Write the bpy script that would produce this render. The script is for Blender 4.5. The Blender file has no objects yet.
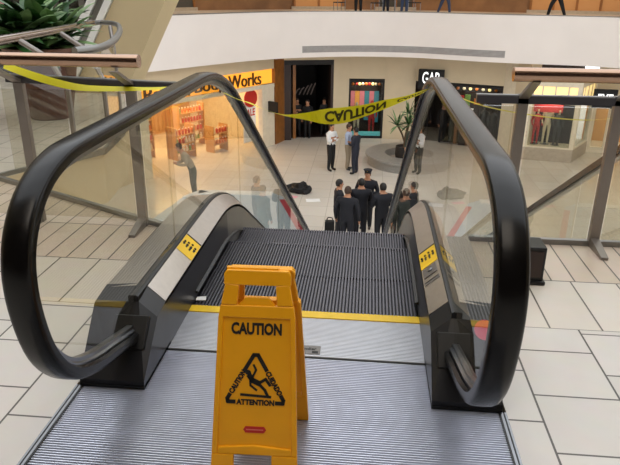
import bpy, bmesh, math, random
from mathutils import Vector, Matrix, noise
random.seed(7)
C = bpy.context.scene.collection
PI = math.pi
FL = -5.2          # lower mall floor
T30 = math.tan(math.radians(30))

# ------------------------------------------------------------------ materials
def lin(h):
    h = h.lstrip('#'); o = []
    for i in (0, 2, 4):
        v = int(h[i:i+2], 16)/255
        o.append(v/12.92 if v <= .04045 else ((v+.055)/1.055)**2.4)
    return (*o, 1)

def mat(name, col, rough=.5, metal=0, spec=.5, var=.06, nscale=6, bump=0, emit=None, estr=0, coat=0, aniso=0):
    m = bpy.data.materials.new(name); m.use_nodes = True
    nt = m.node_tree; b = nt.nodes['Principled BSDF']
    c = lin(col)
    b.inputs['Roughness'].default_value = rough; b.inputs['Metallic'].default_value = metal
    b.inputs['Specular IOR Level'].default_value = spec
    b.inputs['Coat Weight'].default_value = coat
    tc = nt.nodes.new('ShaderNodeTexCoord'); n = nt.nodes.new('ShaderNodeTexNoise')
    n.inputs['Scale'].default_value = nscale; n.inputs['Detail'].default_value = 4
    nt.links.new(tc.outputs['Object'], n.inputs['Vector'])
    r = nt.nodes.new('ShaderNodeValToRGB')
    r.color_ramp.elements[0].position = .3; r.color_ramp.elements[1].position = .7
    r.color_ramp.elements[0].color = tuple(x*(1-var) for x in c[:3])+(1,)
    r.color_ramp.elements[1].color = tuple(min(1, x*(1+var)) for x in c[:3])+(1,)
    nt.links.new(n.outputs['Fac'], r.inputs['Fac']); nt.links.new(r.outputs['Color'], b.inputs['Base Color'])
    if bump:
        bp = nt.nodes.new('ShaderNodeBump'); bp.inputs['Strength'].default_value = bump; bp.inputs['Distance'].default_value = .01
        nt.links.new(n.outputs['Fac'], bp.inputs['Height']); nt.links.new(bp.outputs['Normal'], b.inputs['Normal'])
    if emit:
        b.inputs['Emission Color'].default_value = lin(emit); b.inputs['Emission Strength'].default_value = estr
    return m

def brick_mat(name, col, col2, mortar, bw, rh, ox, oy, swap=False, offset=.5, ms=.004, rough=.3, scale_var=.03, spec=.5):
    m = bpy.data.materials.new(name); m.use_nodes = True
    nt = m.node_tree; b = nt.nodes['Principled BSDF']
    tc = nt.nodes.new('ShaderNodeTexCoord'); sep = nt.nodes.new('ShaderNodeSeparateXYZ'); cb = nt.nodes.new('ShaderNodeCombineXYZ')
    nt.links.new(tc.outputs['Object'], sep.inputs[0])
    def add(sock, v):
        a = nt.nodes.new('ShaderNodeMath'); a.operation = 'ADD'; a.inputs[1].default_value = v
        nt.links.new(sock, a.inputs[0]); return a.outputs[0]
    u, v = (sep.outputs['Y'], sep.outputs['X']) if swap else (sep.outputs['X'], sep.outputs['Y'])
    nt.links.new(add(u, ox), cb.inputs[0]); nt.links.new(add(v, oy), cb.inputs[1])
    br = nt.nodes.new('ShaderNodeTexBrick'); br.offset = offset; br.offset_frequency = 2; br.squash = 1
    br.inputs['Scale'].default_value = 1; br.inputs['Mortar Size'].default_value = ms; br.inputs['Mortar Smooth'].default_value = .1
    br.inputs['Bias'].default_value = 0
    br.inputs['Brick Width'].default_value = bw; br.inputs['Row Height'].default_value = rh
    br.inputs['Color1'].default_value = lin(col); br.inputs['Color2'].default_value = lin(col2); br.inputs['Mortar'].default_value = lin(mortar)
    nt.links.new(cb.outputs[0], br.inputs['Vector'])
    n = nt.nodes.new('ShaderNodeTexNoise'); n.inputs['Scale'].default_value = 9; n.inputs['Detail'].default_value = 5
    nt.links.new(tc.outputs['Object'], n.inputs['Vector'])
    mx = nt.nodes.new('ShaderNodeMix'); mx.data_type = 'RGBA'; mx.blend_type = 'OVERLAY'; mx.inputs['Factor'].default_value = scale_var*3
    nt.links.new(br.outputs['Color'], mx.inputs['A']); nt.links.new(n.outputs['Color'], mx.inputs['B'])
    hs = nt.nodes.new('ShaderNodeHueSaturation'); hs.inputs['Saturation'].default_value = .9
    nt.links.new(mx.outputs['Result'], hs.inputs['Color'])
    nt.links.new(hs.outputs[0], b.inputs['Base Color'])
    b.inputs['Roughness'].default_value = rough; b.inputs['Specular IOR Level'].default_value = spec
    bp = nt.nodes.new('ShaderNodeBump'); bp.inputs['Strength'].default_value = .3; bp.inputs['Distance'].default_value = .003; bp.invert = True
    nt.links.new(br.outputs['Fac'], bp.inputs['Height']); nt.links.new(bp.outputs['Normal'], b.inputs['Normal'])
    return m

def glass_mat(name, tint, ior=1.5, rough=.0):
    m = bpy.data.materials.new(name); m.use_nodes = True
    nt = m.node_tree; nt.nodes.clear()
    out = nt.nodes.new('ShaderNodeOutputMaterial'); mix = nt.nodes.new('ShaderNodeMixShader')
    tr = nt.nodes.new('ShaderNodeBsdfTransparent'); gl = nt.nodes.new('ShaderNodeBsdfGlossy'); fr = nt.nodes.new('ShaderNodeFresnel')
    geo = nt.nodes.new('ShaderNodeNewGeometry'); mul = nt.nodes.new('ShaderNodeMath'); sub = nt.nodes.new('ShaderNodeMath')
    sub.operation = 'SUBTRACT'; sub.inputs[0].default_value = 1; mul.operation = 'MULTIPLY'
    tr.inputs['Color'].default_value = lin(tint); gl.inputs['Roughness'].default_value = rough; fr.inputs['IOR'].default_value = ior
    nt.links.new(geo.outputs['Backfacing'], sub.inputs[1]); nt.links.new(sub.outputs[0], mul.inputs[0]); nt.links.new(fr.outputs[0], mul.inputs[1])
    nt.links.new(mul.outputs[0], mix.inputs[0]); nt.links.new(tr.outputs[0], mix.inputs[1]); nt.links.new(gl.outputs[0], mix.inputs[2])
    nt.links.new(mix.outputs[0], out.inputs[0])
    return m

def emis_mat(name, col, s):
    m = bpy.data.materials.new(name); m.use_nodes = True
    nt = m.node_tree; b = nt.nodes['Principled BSDF']
    b.inputs['Base Color'].default_value = lin(col)
    n = nt.nodes.new('ShaderNodeTexNoise'); n.inputs['Scale'].default_value = 1.5
    r = nt.nodes.new('ShaderNodeValToRGB'); c = lin(col)
    r.color_ramp.elements[0].color = tuple(x*.85 for x in c[:3])+(1,); r.color_ramp.elements[1].color = c
    nt.links.new(n.outputs['Fac'], r.inputs[0]); nt.links.new(r.outputs[0], b.inputs['Emission Color'])
    b.inputs['Emission Strength'].default_value = s
    return m

M = dict(
 rubber=mat('handrail_rubber', '#080707', .25, spec=.3, var=.1),
 guide=mat('guide_steel', '#8d8f92', .3, 1),
 steel=mat('brushed_steel', '#c9c2bb', .34, 1, var=.04, nscale=40),
 steel_d=mat('dull_steel', '#8c8b88', .42, .85, var=.05),
 black_pl=mat('dark_panel', '#1d1d20', .3, .1, var=.08),
 skirt=mat('black_skirt', '#101013', .28, .0),
 bezel=mat('black_bezel', '#0b0b0c', .4),
 tread=mat('tread_aluminium', '#66646a', .38, .75, var=.08, nscale=20),
 tread_d=mat('tread_groove', '#1c1c20', .6, .2),
 plate=mat('plate_ridge', '#e6e9f4', .3, .75, var=.05, nscale=14),
 plate_d=mat('plate_groove', '#121318', .5, .3),
 combpl=mat('comb_plate_aluminium', '#cfd2d9', .42, .65, var=.05, nscale=12),
 yellow_l=mat('comb_yellow', '#e8bf1c', .45, var=.08, nscale=20),
 signy=mat('sign_yellow', '#f5aa00', .4, var=.05, nscale=10, bump=.05),
 ink=mat('black_ink', '#151310', .6),
 white=mat('white_paint', '#efefec', .5),
 red=mat('red_label', '#c3261b', .5),
 pink=mat('pink_sticker', '#ff2560', .5, emit=None),
 orange_st=mat('orange_sticker', '#f09030', .5),
 lab_y=mat('label_yellow', '#f5c814', .45),
 lab_g=mat('label_grey', '#77736f', .4, .4),
 bronze=mat('bronze_tube', '#b0937e', .16, 1, var=.04),
 tube=mat('steel_tube', '#b9aca4', .2, 1),
 post=mat('grey_post', '#8d8680', .42, .6),
 rail_d=mat('dark_rail', '#4b4a50', .35, .6),
 tape=mat('tape_yellow', '#f4ee3c', .4, var=.05),
 fascia=mat('white_fascia', '#f4ece6', .7, var=.02, nscale=1),
 grille=mat('grille_grey', '#b3aeab', .6),
 grille_d=mat('grille_slot', '#86817d', .7),
 beige=mat('beige_plaster', '#d8c7a8', .7, var=.03, nscale=2),
 tan=mat('tan_slab', '#cdbb95', .7, var=.03, nscale=2),
 stone=mat('stone_base', '#b5a795', .5, var=.1, nscale=8),
 ring=mat('granite', '#938f88', .4, var=.12, nscale=18),
 wood=mat('brown_wood', '#96602c', .4, var=.2, nscale=4),
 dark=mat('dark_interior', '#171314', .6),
 darkbr=mat('dark_brown', '#33231d', .5),
 cream=mat('cream_frame', '#e8dcc4', .5),
 pot=mat('brown_pot', '#6d4a3c', .5, var=.15),
 potd=mat('dark_pot', '#2c2723', .6),
 soil=mat('soil', '#2b2018', .9, var=.3, nscale=30),
 leaf=mat('leaf_green', '#2c5226', .35, var=.35, nscale=5),
 leaf2=mat('leaf_pale', '#7d9c68', .4, var=.3, nscale=5),  # paler leaf tone, raised to hold the foliage highlights
 trunk=mat('trunk', '#5d4a36', .8, var=.2),
 navy=mat('navy_cloth', '#0f111b', .75, var=.1),
 blackc=mat('black_cloth', '#131315', .75, var=.1),
 suit=mat('suit_cloth', '#1d2130', .7, var=.1),
 shirtw=mat('white_shirt', '#e9e8e6', .7, var=.04),
 shirtb=mat('blue_shirt', '#b9c6df', .7, var=.05),
 khaki=mat('khaki', '#a0917a', .8),
 olive=mat('olive_cloth', '#3d463a', .8),
 jean=mat('jean', '#3a4763', .8),
 skin=mat('skin', '#b98463', .5, var=.05),
 skin_d=mat('skin_dark', '#7b5138', .5, var=.05),
 hair=mat('dark_hair', '#17110d', .5),
 hairb=mat('brown_hair', '#3d2819', .5),
 shoe=mat('black_shoe', '#0d0c0c', .3),
 leather=mat('belt_leather', '#0c0b0b', .4),
 gold=mat('gold_patch', '#b99a3a', .5),
 platf=mat('pale_blue_panel', '#b9cbd9', .4, var=.03),
 paper=mat('white_paper', '#f3f3f0', .6),
 papp=mat('pink_paper', '#e8a9ae', .6),
 prod_o=mat('orange_bottle', '#e07a2a', .35), prod_r=mat('red_bottle', '#c5402f', .35), prod_w=mat('pale_bottle', '#f0ddbf', .35), prod_g=mat('green_bottle', '#7a9a4a', .35),
 shelf=mat('shelf_wood', '#c99a62', .5, var=.1),
 manr=mat('red_mannequin_clothes', '#c02a2a', .6), mand=mat('dark_mannequin', '#38393c', .5), manp=mat('pale_mannequin', '#d9c6a8', .5),
 bbw_sign=emis_mat('orange_backlight', '#ffb038', .95),
 lit_y=emis_mat('lit_transom', '#ffe29a', .9),
 lit_w=emis_mat('lit_letter', '#ffffff', 1.0),
 lit_bulb=emis_mat('lamp_glow', '#ffe9b8', 6),
 teal=mat('teal_strip', '#5fb7bd', .5, emit='#5fb7bd', estr=.25),
 backdrop_p=mat('pink_poster', '#e88aa0', .5, emit='#e87a6a', estr=.25), backdrop_o=mat('orange_poster', '#f0a54a', .5, emit='#f0a54a', estr=.3), backdrop_t=mat('teal_poster', '#3f8fa0', .5, emit='#3f8fa0', estr=.2),
 upwall=mat('upper_store_wall', '#8a6340', .5, var=.25, nscale=1.2),
 uplit=emis_mat('upper_store_window', '#b98450', .22),
 ceil=mat('ceiling_white', '#d9d4cb', .8),
 upg=mat('upper_glass_dark', '#5d5a55', .15, .2),
 bagb=mat('bag_black', '#101012', .7, bump=.5, nscale=30),
 glass=glass_mat('balustrade_glass', '#f4f3ed', 1.55),
 sglass=glass_mat('shop_glass', '#f2f6f4', 1.5),
)
def translucent(m, col, k):
    nt = m.node_tree; out = [n for n in nt.nodes if n.type == 'OUTPUT_MATERIAL'][0]; b = nt.nodes['Principled BSDF']
    t = nt.nodes.new('ShaderNodeBsdfTranslucent'); t.inputs['Color'].default_value = lin(col); mx = nt.nodes.new('ShaderNodeMixShader'); mx.inputs[0].default_value = k
    nt.links.new(b.outputs[0], mx.inputs[1]); nt.links.new(t.outputs[0], mx.inputs[2]); nt.links.new(mx.outputs[0], out.inputs[0])
translucent(M['tape'], '#f2ec3a', .4)
M['tileA'] = brick_mat('tile_square', '#d1cbc4', '#cac4bc', '#544e48', .295, .295, .3275+29.5, -.865+29.5, True)
M['tileB'] = brick_mat('tile_mid', '#d6cdc2', '#cfc5b8', '#5e574f', .47, .215, 47, -1.045+21.5, True, 0)
M['tileC'] = brick_mat('tile_narrow', '#d3c3b2', '#cab8a5', '#5e574f', .48, .112, 48-.47, -1.06+11.2, True, 0)
M['tileL'] = brick_mat('tile_lower', '#e0d8cb', '#d9cfc0', '#bdb2a2', .9, .9, 90, 90, True, 0, .008, .22, spec=.35)

# ------------------------------------------------------------------ mesh builder
class MB:
    def __init__(s): s.v = []; s.f = []; s.m = []; s.mats = []
    def mi(s, m):
        if m not in s.mats: s.mats.append(m)
        return s.mats.index(m)
    def add(s, vs, fs, m):
        o = len(s.v); k = s.mi(m)
        s.v += [Vector(v) for v in vs]
        for f in fs: s.f.append([o+i for i in f]); s.m.append(k)
    def box(s, a, b, m, xf=None):
        (x0, y0, z0), (x1, y1, z1) = a, b
        vs = [Vector(p) for p in ((x0,y0,z0),(x1,y0,z0),(x1,y1,z0),(x0,y1,z0),(x0,y0,z1),(x1,y0,z1),(x1,y1,z1),(x0,y1,z1))]
        if xf: vs = [xf @ v for v in vs]
        s.add(vs, [(0,3,2,1),(4,5,6,7),(0,1,5,4),(1,2,6,5),(2,3,7,6),(3,0,4,7)], m)
    def hexa(s, vs, m):
        s.add(vs, [(0,3,2,1),(4,5,6,7),(0,1,5,4),(1,2,6,5),(2,3,7,6),(3,0,4,7)], m)
    def prism(s, poly, d, m, caps=True):
        d = Vector(d); n = len(poly); P = [Vector(p) for p in poly]
        vs = P + [p+d for p in P]
        fs = [(i, (i+1) % n, n+(i+1) % n, n+i) for i in range(n)]
        if caps: fs += [tuple(range(n-1, -1, -1)), tuple(range(n, 2*n))]
        s.add(vs, fs, m)
    def tube(s, pts, r, m, n=10, cap=True, closed=False):
        P = [Vector(p) for p in pts]; rs = r if isinstance(r, (list, tuple)) else [r]*len(P)
        vs = []; up = None
        for i, p in enumerate(P):
            a = P[i-1] if (i or closed) else P[i]; b = P[(i+1) % len(P)] if (i < len(P)-1 or closed) else P[i]
            t = (b-a).normalized()
            if up is None:
                up = Vector((0,0,1)) if abs(t.z) < .9 else Vector((1,0,0))
            x = t.cross(up).normalized(); up = x.cross(t).normalized()
            for k in range(n):
                q = 2*PI*k/n; vs.append(p + x*math.cos(q)*rs[i] + up*math.sin(q)*rs[i])
        fs = []; L = len(P)
        for i in range(L if closed else L-1):
            for k in range(n):
                j = (i+1) % L
                fs.append((i*n+k, i*n+(k+1) % n, j*n+(k+1) % n, j*n+k))
        if cap and not closed: fs += [tuple(range(n-1, -1, -1)), tuple((L-1)*n+k for k in range(n))]
        s.add(vs, fs, m)
    def lathe(s, prof, c, m, n=24, sx=1, sy=1):
        c = Vector(c); vs = []; L = len(prof)
        for (r, z) in prof:
            for k in range(n):
                q = 2*PI*k/n; vs.append(c + Vector((r*sx*math.cos(q), r*sy*math.sin(q), z)))
        fs = [(i*n+k, i*n+(k+1) % n, (i+1)*n+(k+1) % n, (i+1)*n+k) for i in range(L-1) for k in range(n)]
        fs += [tuple(range(n-1, -1, -1)), tuple((L-1)*n+k for k in range(n))]
        s.add(vs, fs, m)
    def ball(s, c, r, m, n=12, sc=(1,1,1)):
        prof = [(max(1e-4, math.sin(PI*i/(n//2+2))), -math.cos(PI*i/(n//2+2))) for i in range(n//2+3)]
        c = Vector(c); vs = []
        for (a, z) in prof:
            for k in range(n):
                q = 2*PI*k/n; vs.append(c + Vector((r*sc[0]*a*math.cos(q), r*sc[1]*a*math.sin(q), r*sc[2]*z)))
        L = len(prof)
        s.add(vs, [(i*n+k, i*n+(k+1) % n, (i+1)*n+(k+1) % n, (i+1)*n+k) for i in range(L-1) for k in range(n)], m)
    def sweep(s, path, sec, m, closed_sec=True):
        # path: list of (point, lateral axis, outward axis); sec: (a,b) pairs
        n = len(sec); vs = []
        for p, ax, bx in path:
            for a, b in sec: vs.append(p + ax*a + bx*b)
        fs = [(i*n+k, i*n+(k+1) % n, (i+1)*n+(k+1) % n, (i+1)*n+k) for i in range(len(path)-1) for k in range(n if closed_sec else n-1)]
        fs += [tuple(range(n-1, -1, -1)), tuple((len(path)-1)*n+k for k in range(n))]
        s.add(vs, fs, m)
    def build(s, name, parent=None, smooth=False, bevel=0, world=True):
        me = bpy.data.meshes.new(name); off = Vector((0,0,0))
        if parent and world:
            p = parent
            while p: off += p.location; p = p.parent
        me.from_pydata([v-off for v in s.v], [], s.f); me.update()
        for m in s.mats: me.materials.append(m)
        for p, k in zip(me.polygons, s.m): p.material_index = k; p.use_smooth = smooth
        bm = bmesh.new(); bm.from_mesh(me); bmesh.ops.recalc_face_normals(bm, faces=bm.faces); bm.to_mesh(me); bm.free()
        o = bpy.data.objects.new(name, me); C.objects.link(o)
        if parent: o.parent = parent
        if bevel:
            b = o.modifiers.new('bevel', 'BEVEL'); b.width = bevel; b.segments = 2; b.limit_method = 'ANGLE'
        if smooth:
            try: me.set_sharp_from_angle(angle=math.radians(40))
            except Exception: pass
        return o

def thing(name, label, cat, loc=(0,0,0), group=None, rz=0):
    o = bpy.data.objects.new(name, None); C.objects.link(o); o.location = loc; o.rotation_euler.z = rz
    o.empty_display_size = .1
    return tag(o, label, cat, group)
def tag(o, label, cat, group=None):
    o['label'] = label; o['category'] = cat
    if group: o['group'] = group
    return o
def struct(o): o['kind'] = 'structure'; return o
def dup(root, loc, rz=None, label=None, group=None):
    r = root.copy(); C.objects.link(r); r.location = loc
    if rz is not None: r.rotation_euler.z = rz
    if label: r['label'] = label
    if group: r['group'] = group
    for ch in list(root.children):
        c = ch.copy(); C.objects.link(c); c.parent = r
        for g in list(ch.children):
            d = g.copy(); C.objects.link(d); d.parent = c
    return r

def text_polys(s, size=1, bold=0, ext=.002):
    cu = bpy.data.curves.new('lettering', 'FONT'); cu.body = s; cu.size = size; cu.offset = bold; cu.extrude = ext
    cu.align_x = 'CENTER'; cu.align_y = 'CENTER'; cu.resolution_u = 3
    o = bpy.data.objects.new('lettering', cu); C.objects.link(o)
    dg = bpy.context.evaluated_depsgraph_get(); me = o.evaluated_get(dg).to_mesh()
    vs = [v.co.copy() for v in me.vertices]; fs = [tuple(p.vertices) for p in me.polygons]
    o.evaluated_get(dg).to_mesh_clear(); bpy.data.objects.remove(o); bpy.data.curves.remove(cu)
    return vs, fs
def add_text(mb, s, xf, m, size=1, bold=0, ext=.002, w=None, h=None):
    vs, fs = text_polys(s, size, bold, ext)
    x0, x1 = min(v.x for v in vs), max(v.x for v in vs); y0, y1 = min(v.y for v in vs), max(v.y for v in vs)
    kx = w/(x1-x0) if w else 1; ky = h/(y1-y0) if h else kx
    cx, cy = (x0+x1)/2, (y0+y1)/2
    mb.add([xf @ Vector(((v.x-cx)*kx, (v.y-cy)*ky, v.z)) for v in vs], fs, m)
def frame(o, x, y):
    x = Vector(x).normalized(); y = Vector(y); y = (y - x*y.dot(x)).normalized(); z = x.cross(y)
    return Matrix(((x.x,y.x,z.x,o[0]),(x.y,y.y,z.y,o[1]),(x.z,y.z,z.z,o[2]),(0,0,0,1)))

# ------------------------------------------------------------------ camera
cam = bpy.data.cameras.new('camera'); co = bpy.data.objects.new('camera', cam); C.objects.link(co)
yaw, pit, rol = .0903, .3801, .0094
fw = Vector((-math.sin(yaw)*math.cos(pit), math.cos(yaw)*math.cos(pit), -math.sin(pit)))
r0 = Vector((math.cos(yaw), math.sin(yaw), 0)); u0 = r0.cross(fw)
rr = r0*math.cos(rol)+u0*math.sin(rol); uu = -r0*math.sin(rol)+u0*math.cos(rol)
co.matrix_world = Matrix(((rr.x,uu.x,-fw.x,.241),(rr.y,uu.y,-fw.y,-2.355),(rr.z,uu.z,-fw.z,1.332),(0,0,0,1)))
cam.sensor_width = 36; cam.lens = 36; cam.clip_start = .05; cam.clip_end = 200
bpy.context.scene.camera = co

def spline(P, n=8):
    P = [Vector(p) for p in P]; out = []
    for i in range(len(P)-1):
        p0, p1, p2, p3 = P[max(i-1, 0)], P[i], P[i+1], P[min(i+2, len(P)-1)]
        for k in range(n):
            t = k/n; out.append(.5*((2*p1)+(p2-p0)*t+(2*p0-5*p1+4*p2-p3)*t*t+(3*p1-p0-3*p2+p3)*t**3))
    out.append(P[-1]); return out

# ------------------------------------------------------------------ escalator
def drop(Y, Y0, T):
    if Y <= Y0-T: return 0.
    if Y >= Y0+T: return -(Y-Y0)*T30
    return -T30*(Y-(Y0-T))**2/(4*T)
def low(z, base):                                   # level off at the lower landing
    return max(z, base)
Yend = 10.1
def zstep(Y): return low(drop(Y, 1.15, .45), FL)
def zdeck(Y): return .2 + low(drop(Y, .98, .35), FL)
def zrail(Y): return .9 + low(drop(Y, 1.05, .42), FL)

esc = thing('escalator', 'black railed glass sided escalator going down, yellow comb line at its top', 'escalator', (0,0,0))
XR = .58
def side(sx):
    # handrail path
    pts = []
    new = [(-.40, .12), (-.50, .145), (-.64, .185), (-.80, .232), (-.94, .303), (-1.038, .425), (-1.08, .585), (-1.07, .715), (-1.01, .812), (-.92, .873), (-.80, .905), (-.68, .91)]
    pts = [(v.x, v.y) for v in spline([Vector((p[0], p[1], 0)) for p in new], 5)]
    y = -.6
    while y < 10.8: pts.append((y, zrail(y)+.01)); y += .1
    by, bz = 10.9, FL+.55
    path = []
    P = [Vector((sx*XR, a, b)) for a, b in pts]
    for i, p in enumerate(P):
        t = (P[min(i+1, len(P)-1)]-P[max(i-1, 0)]).normalized()
        lat = Vector((1,0,0)); out = Vector((0, -t.z, t.y))        # outward = left normal of travel in YZ
        # at the bottom of the newel travel is -Y, outward must be down
        path.append((p, lat, out))
    w, h = .0385, .02
    sec = []
    for i in range(9):
        a = PI*i/8; sec.append((w*math.copysign(abs(math.cos(a))**.5, math.cos(a)), -.004 + .022*abs(math.sin(a))**.6))
    sec += [(-w, -.018), (-w+.012, -.024), (-.022, -.02), (-.022, -.008), (.022, -.008), (.022, -.02), (w-.012, -.024), (w, -.018)]
    mb = MB(); mb.sweep(path, sec, M['rubber']); mb.build('handrail', esc, True)
    mb = MB(); sec2 = [(-.021, -.009), (.021, -.009), (.021, -.03), (.012, -.034), (.012, -.045), (-.012, -.045), (-.012, -.034), (-.021, -.03)]
    mb.sweep(path, sec2, M['guide']); mb.build('handrail_guide', esc, True)
    # glass panels follow the inner side of the handrail loop
    nw = pts[:56]; ins = []
    for i, q in enumerate(nw):
        p0, p1 = nw[max(i-1, 0)], nw[min(i+1, len(nw)-1)]; tx, tz = p1[0]-p0[0], p1[1]-p0[1]; ln = math.hypot(tx, tz)
        ins.append((q[0]+tz/ln*.04, q[1]-tx/ln*.04))
    k = min(range(len(ins)), key=lambda i: ins[i][0]); ylm = ins[k][0]
    def interp(L, Y):
        L = sorted(L)
        if Y <= L[0][0]: return L[0][1]
        for p, q in zip(L, L[1:]):
            if p[0] <= Y <= q[0]: return p[1]+(q[1]-p[1])*(Y-p[0])/max(1e-9, q[0]-p[0])
        return L[-1][1]
    lowb, upb = ins[:k+1], ins[k:]
    cy = -.70
    def ztop(Y):
        if Y < cy: return interp(upb, Y)
        return zrail(Y)-.035
    def zbot(Y):
        if Y < -.42: return interp(lowb, Y)
        return zdeck(Y)+.06
    cuts = [ylm+.001, .11, 1.52, 3.3, 5.1, 6.9, 8.7, 10.4]
    for a, b in zip(cuts, cuts[1:]):
        mb = MB(); a2, b2 = a+.003, b-.003; n = max(4, int((b2-a2)/.04)); top = []; bot = []
        for i in range(n+1):
            Y = a2+(b2-a2)*i/n
            if a == cuts[0]: Y = a2+(b2-a2)*(i/n)**1.7
            top.append(Vector((0, Y, ztop(Y)))); bot.append(Vector((0, Y, zbot(Y))))
        for X in (sx*XR-.005, sx*XR+.005): pass
        vs = []
        for p, q in zip(top, bot):
            for X in (-.005, .005): vs += [Vector((sx*XR+X, p.y, p.z)), Vector((sx*XR+X, q.y, q.z))]
        fs = []
        for i in range(n):
            o = 4*i
            fs += [(o, o+4, o+5, o+1), (o+2, o+3, o+7, o+6), (o, o+2, o+6, o+4), (o+1, o+5, o+7, o+3)]
        fs += [(0, 1, 3, 2), (4*n, 4*n+2, 4*n+3, 4*n+1)]
        mb.add(vs, fs, M['glass']); mb.build('glass_panel', esc)
    # decks
    def strip(name, prof, y0, y1, m, zf=zdeck, parent=esc, smooth=True):
        mb = MB(); ys = [y0]; y = math.floor(y0/.06)*.06+.06
        while y < y1-.01: ys.append(y); y += .06 if y < 2 else .3
        ys.append(y1); path = [(Vector((0, Y, zf(Y))), Vector((sx,0,0)), Vector((0,0,1))) for Y in ys]
        mb.sweep(path, prof, m); return mb.build(name, parent, smooth)
    strip('inner_deck', [(.5, 0), (.565, .06), (.565, .045), (.5, -.015)], -.30, 10.6, M['steel'])
    strip('glass_channel', [(.566, .03), (.566, .066), (.574, .07), (.6, .07), (.604, .066), (.604, .03)], -.40, 10.6, M['bezel'])
    strip('outer_deck', [(.605, .06), (.735, .045), (.735, .03), (.605, .045)], -.30, 10.6, M['steel'])
    strip('outer_cladding', [(.725, .044), (.735, .044), (.735, -.62), (.725, -.62)], -.30, 10.6, M['beige'])
    strip('skirt_panel', [(.5, -.001), (.512, -.001), (.512, -.5), (.5, -.5)], -.28, .78, M['skirt'])
    strip('skirt_panel', [(.5, -.001), (.512, -.001), (.512, -.5), (.5, -.5)], .78, 10.6, M['steel_d'])  # grey lower run: the skirt's reflected light put into its colour
    strip('skirt_brush', [(.486, -.165), (.5, -.16), (.5, -.175), (.486, -.17)], .1, 9.8, M['bezel'])
    # newel box with raked front
    mb = MB()
    prof = [(-.588, .0), (-.588, .03), (-.40, .245), (-.28, .26), (-.28, .0)]
    def zc(y, x): return 0
    for (xa, xb, dz0, dz1) in ((.5, .5655, -.06, 0), (.5655, .605, 0, 0), (.605, .735, 0, -.012)):
        vs = []
        for x, dz in ((xa, dz0), (xb, dz1)):
            for (y, z) in prof: vs.append(Vector((sx*x, y, z + (dz if z > .2 else 0))))
        n = 5
        mb.add(vs, [tuple(range(n)), tuple(range(2*n-1, n-1, -1))] + [(i, (i+1) % n, n+(i+1) % n, n+i) for i in range(n)], M['black_pl'])
    box = mb.build('newel_box', esc)
    mb = MB(); mb.box((min(sx*.5, sx*.735), -.592, 0), (max(sx*.5, sx*.735), -.28, .012), M['bezel']); mb.build('base_trim', esc)
    # handrail inlet bezel on raked front
    mb = MB(); f = frame((sx*XR, -.475, .16), (1,0,0), (0, .188, .215))
    mb.box((-.062, -.062, -.02), (.062, .062, .008), M['bezel'], f)
    mb.build('handrail_inlet', esc, bevel=.003)
    # lower newel
    mb = MB(); mb.box((min(sx*.5, sx*.735), 10.6, FL), (max(sx*.5, sx*.735), 11.1, FL+.26), M['black_pl']); mb.build('lower_newel_box', esc, bevel=.01)
for sx in (-1, 1): side(sx)

# steps
smb = MB(); d = .39
smb.box((-.498, 0, -.2), (.498, d, -.012), M['tread_d'])
NC = 66
for i in range(NC):
    x = -.495+.99*(i+.15)/NC
    smb.box((x, .002, -.013), (x+.99/NC*.52, d-.002, 0), M['tread'])
smb.box((-.498, d-.008, -.21), (.498, d, -.002), M['tread_d'])
for i in range(NC):
    x = -.495+.99*(i+.15)/NC
    smb.box((x, d-.001, -.2), (x+.99/NC*.52, d+.006, 0), M['tread'])
st0 = smb.build('step', esc, world=False)
ends = [.42, .81, 1.2, 1.59]; zs = [-.006, -.009, -.078, -.262]
for i in range(19): ends.append(ends[-1]+d); zs.append(max(FL-.006, zs[-1]-.39*T30))
for i, (e, z) in enumerate(zip(ends, zs)):
    o = st0 if i == 0 else st0.copy()
    if i: C.objects.link(o); o.parent = esc
    o.location = (0, e-d, z)
# comb, comb plate, landing plates
mb = MB(); mb.box((-.5, -.022, -.02), (.5, .03, .004), M['yellow_l'])
for i in range(NC):
    x = -.495+.99*(i+.7)/NC; mb.add([(x, .03, .004), (x+.006, .03, .004), (x+.006, .03, -.02), (x, .03, -.02), (x+.001, .062, -.012), (x+.005, .062, -.012)], [(0,4,5,1), (1,5,2), (0,3,4), (3,2,5,4), (0,1,2,3)], M['yellow_l'])
mb.build('comb', esc)
def ridged(name, y0, y1, x, pitch, fill, hgt, m1, m2):
    mb = MB(); mb.box((-x, y0, -.03), (x, y1, -hgt), m2)
    n = int((y1-y0)/pitch)
    for i in range(n):
        a = y1-(i+.9)*pitch; b = a+pitch*fill; e = pitch*.12
        mb.hexa([(-x, a, -hgt-.001), (x, a, -hgt-.001), (x, b, -hgt-.001), (-x, b, -hgt-.001), (-x, a+e, .0005), (x, a+e, .0005), (x, b-e, .0005), (-x, b-e, .0005)], m1)
    return mb.build(name, esc)
ridged('comb_plate', -.318, -.022, .5, .0098, .75, .0012, M['combpl'], M['steel_d'])
lp = ridged('landing_plate', -1.75, -.33, .723, .0105, .44, .006, M['plate'], M['plate_d'])
mb = MB(); mb.box((-.735, -.33, -.04), (.735, -.318, -.004), M['bezel']); mb.build('plate_seam', esc)
for sx in (-1, 1):
    mb = MB()
    for a, b, z, m in ((.723, .729, .003, 'bezel'), (.729, .737, .004, 'guide'), (.737, .742, .001, 'bezel'), (.742, .749, .004, 'guide')):
        mb.box((min(sx*a, sx*b), -1.75, -.03), (max(sx*a, sx*b), -.59, z), M[m])
    mb.build('plate_edge_trim', esc)
mb = MB(); mb.box((-.735, 9.9, FL-.03), (.735, 11.6, FL+.004), M['plate']); mb.build('lower_landing_plate', esc)
mb = MB()
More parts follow.
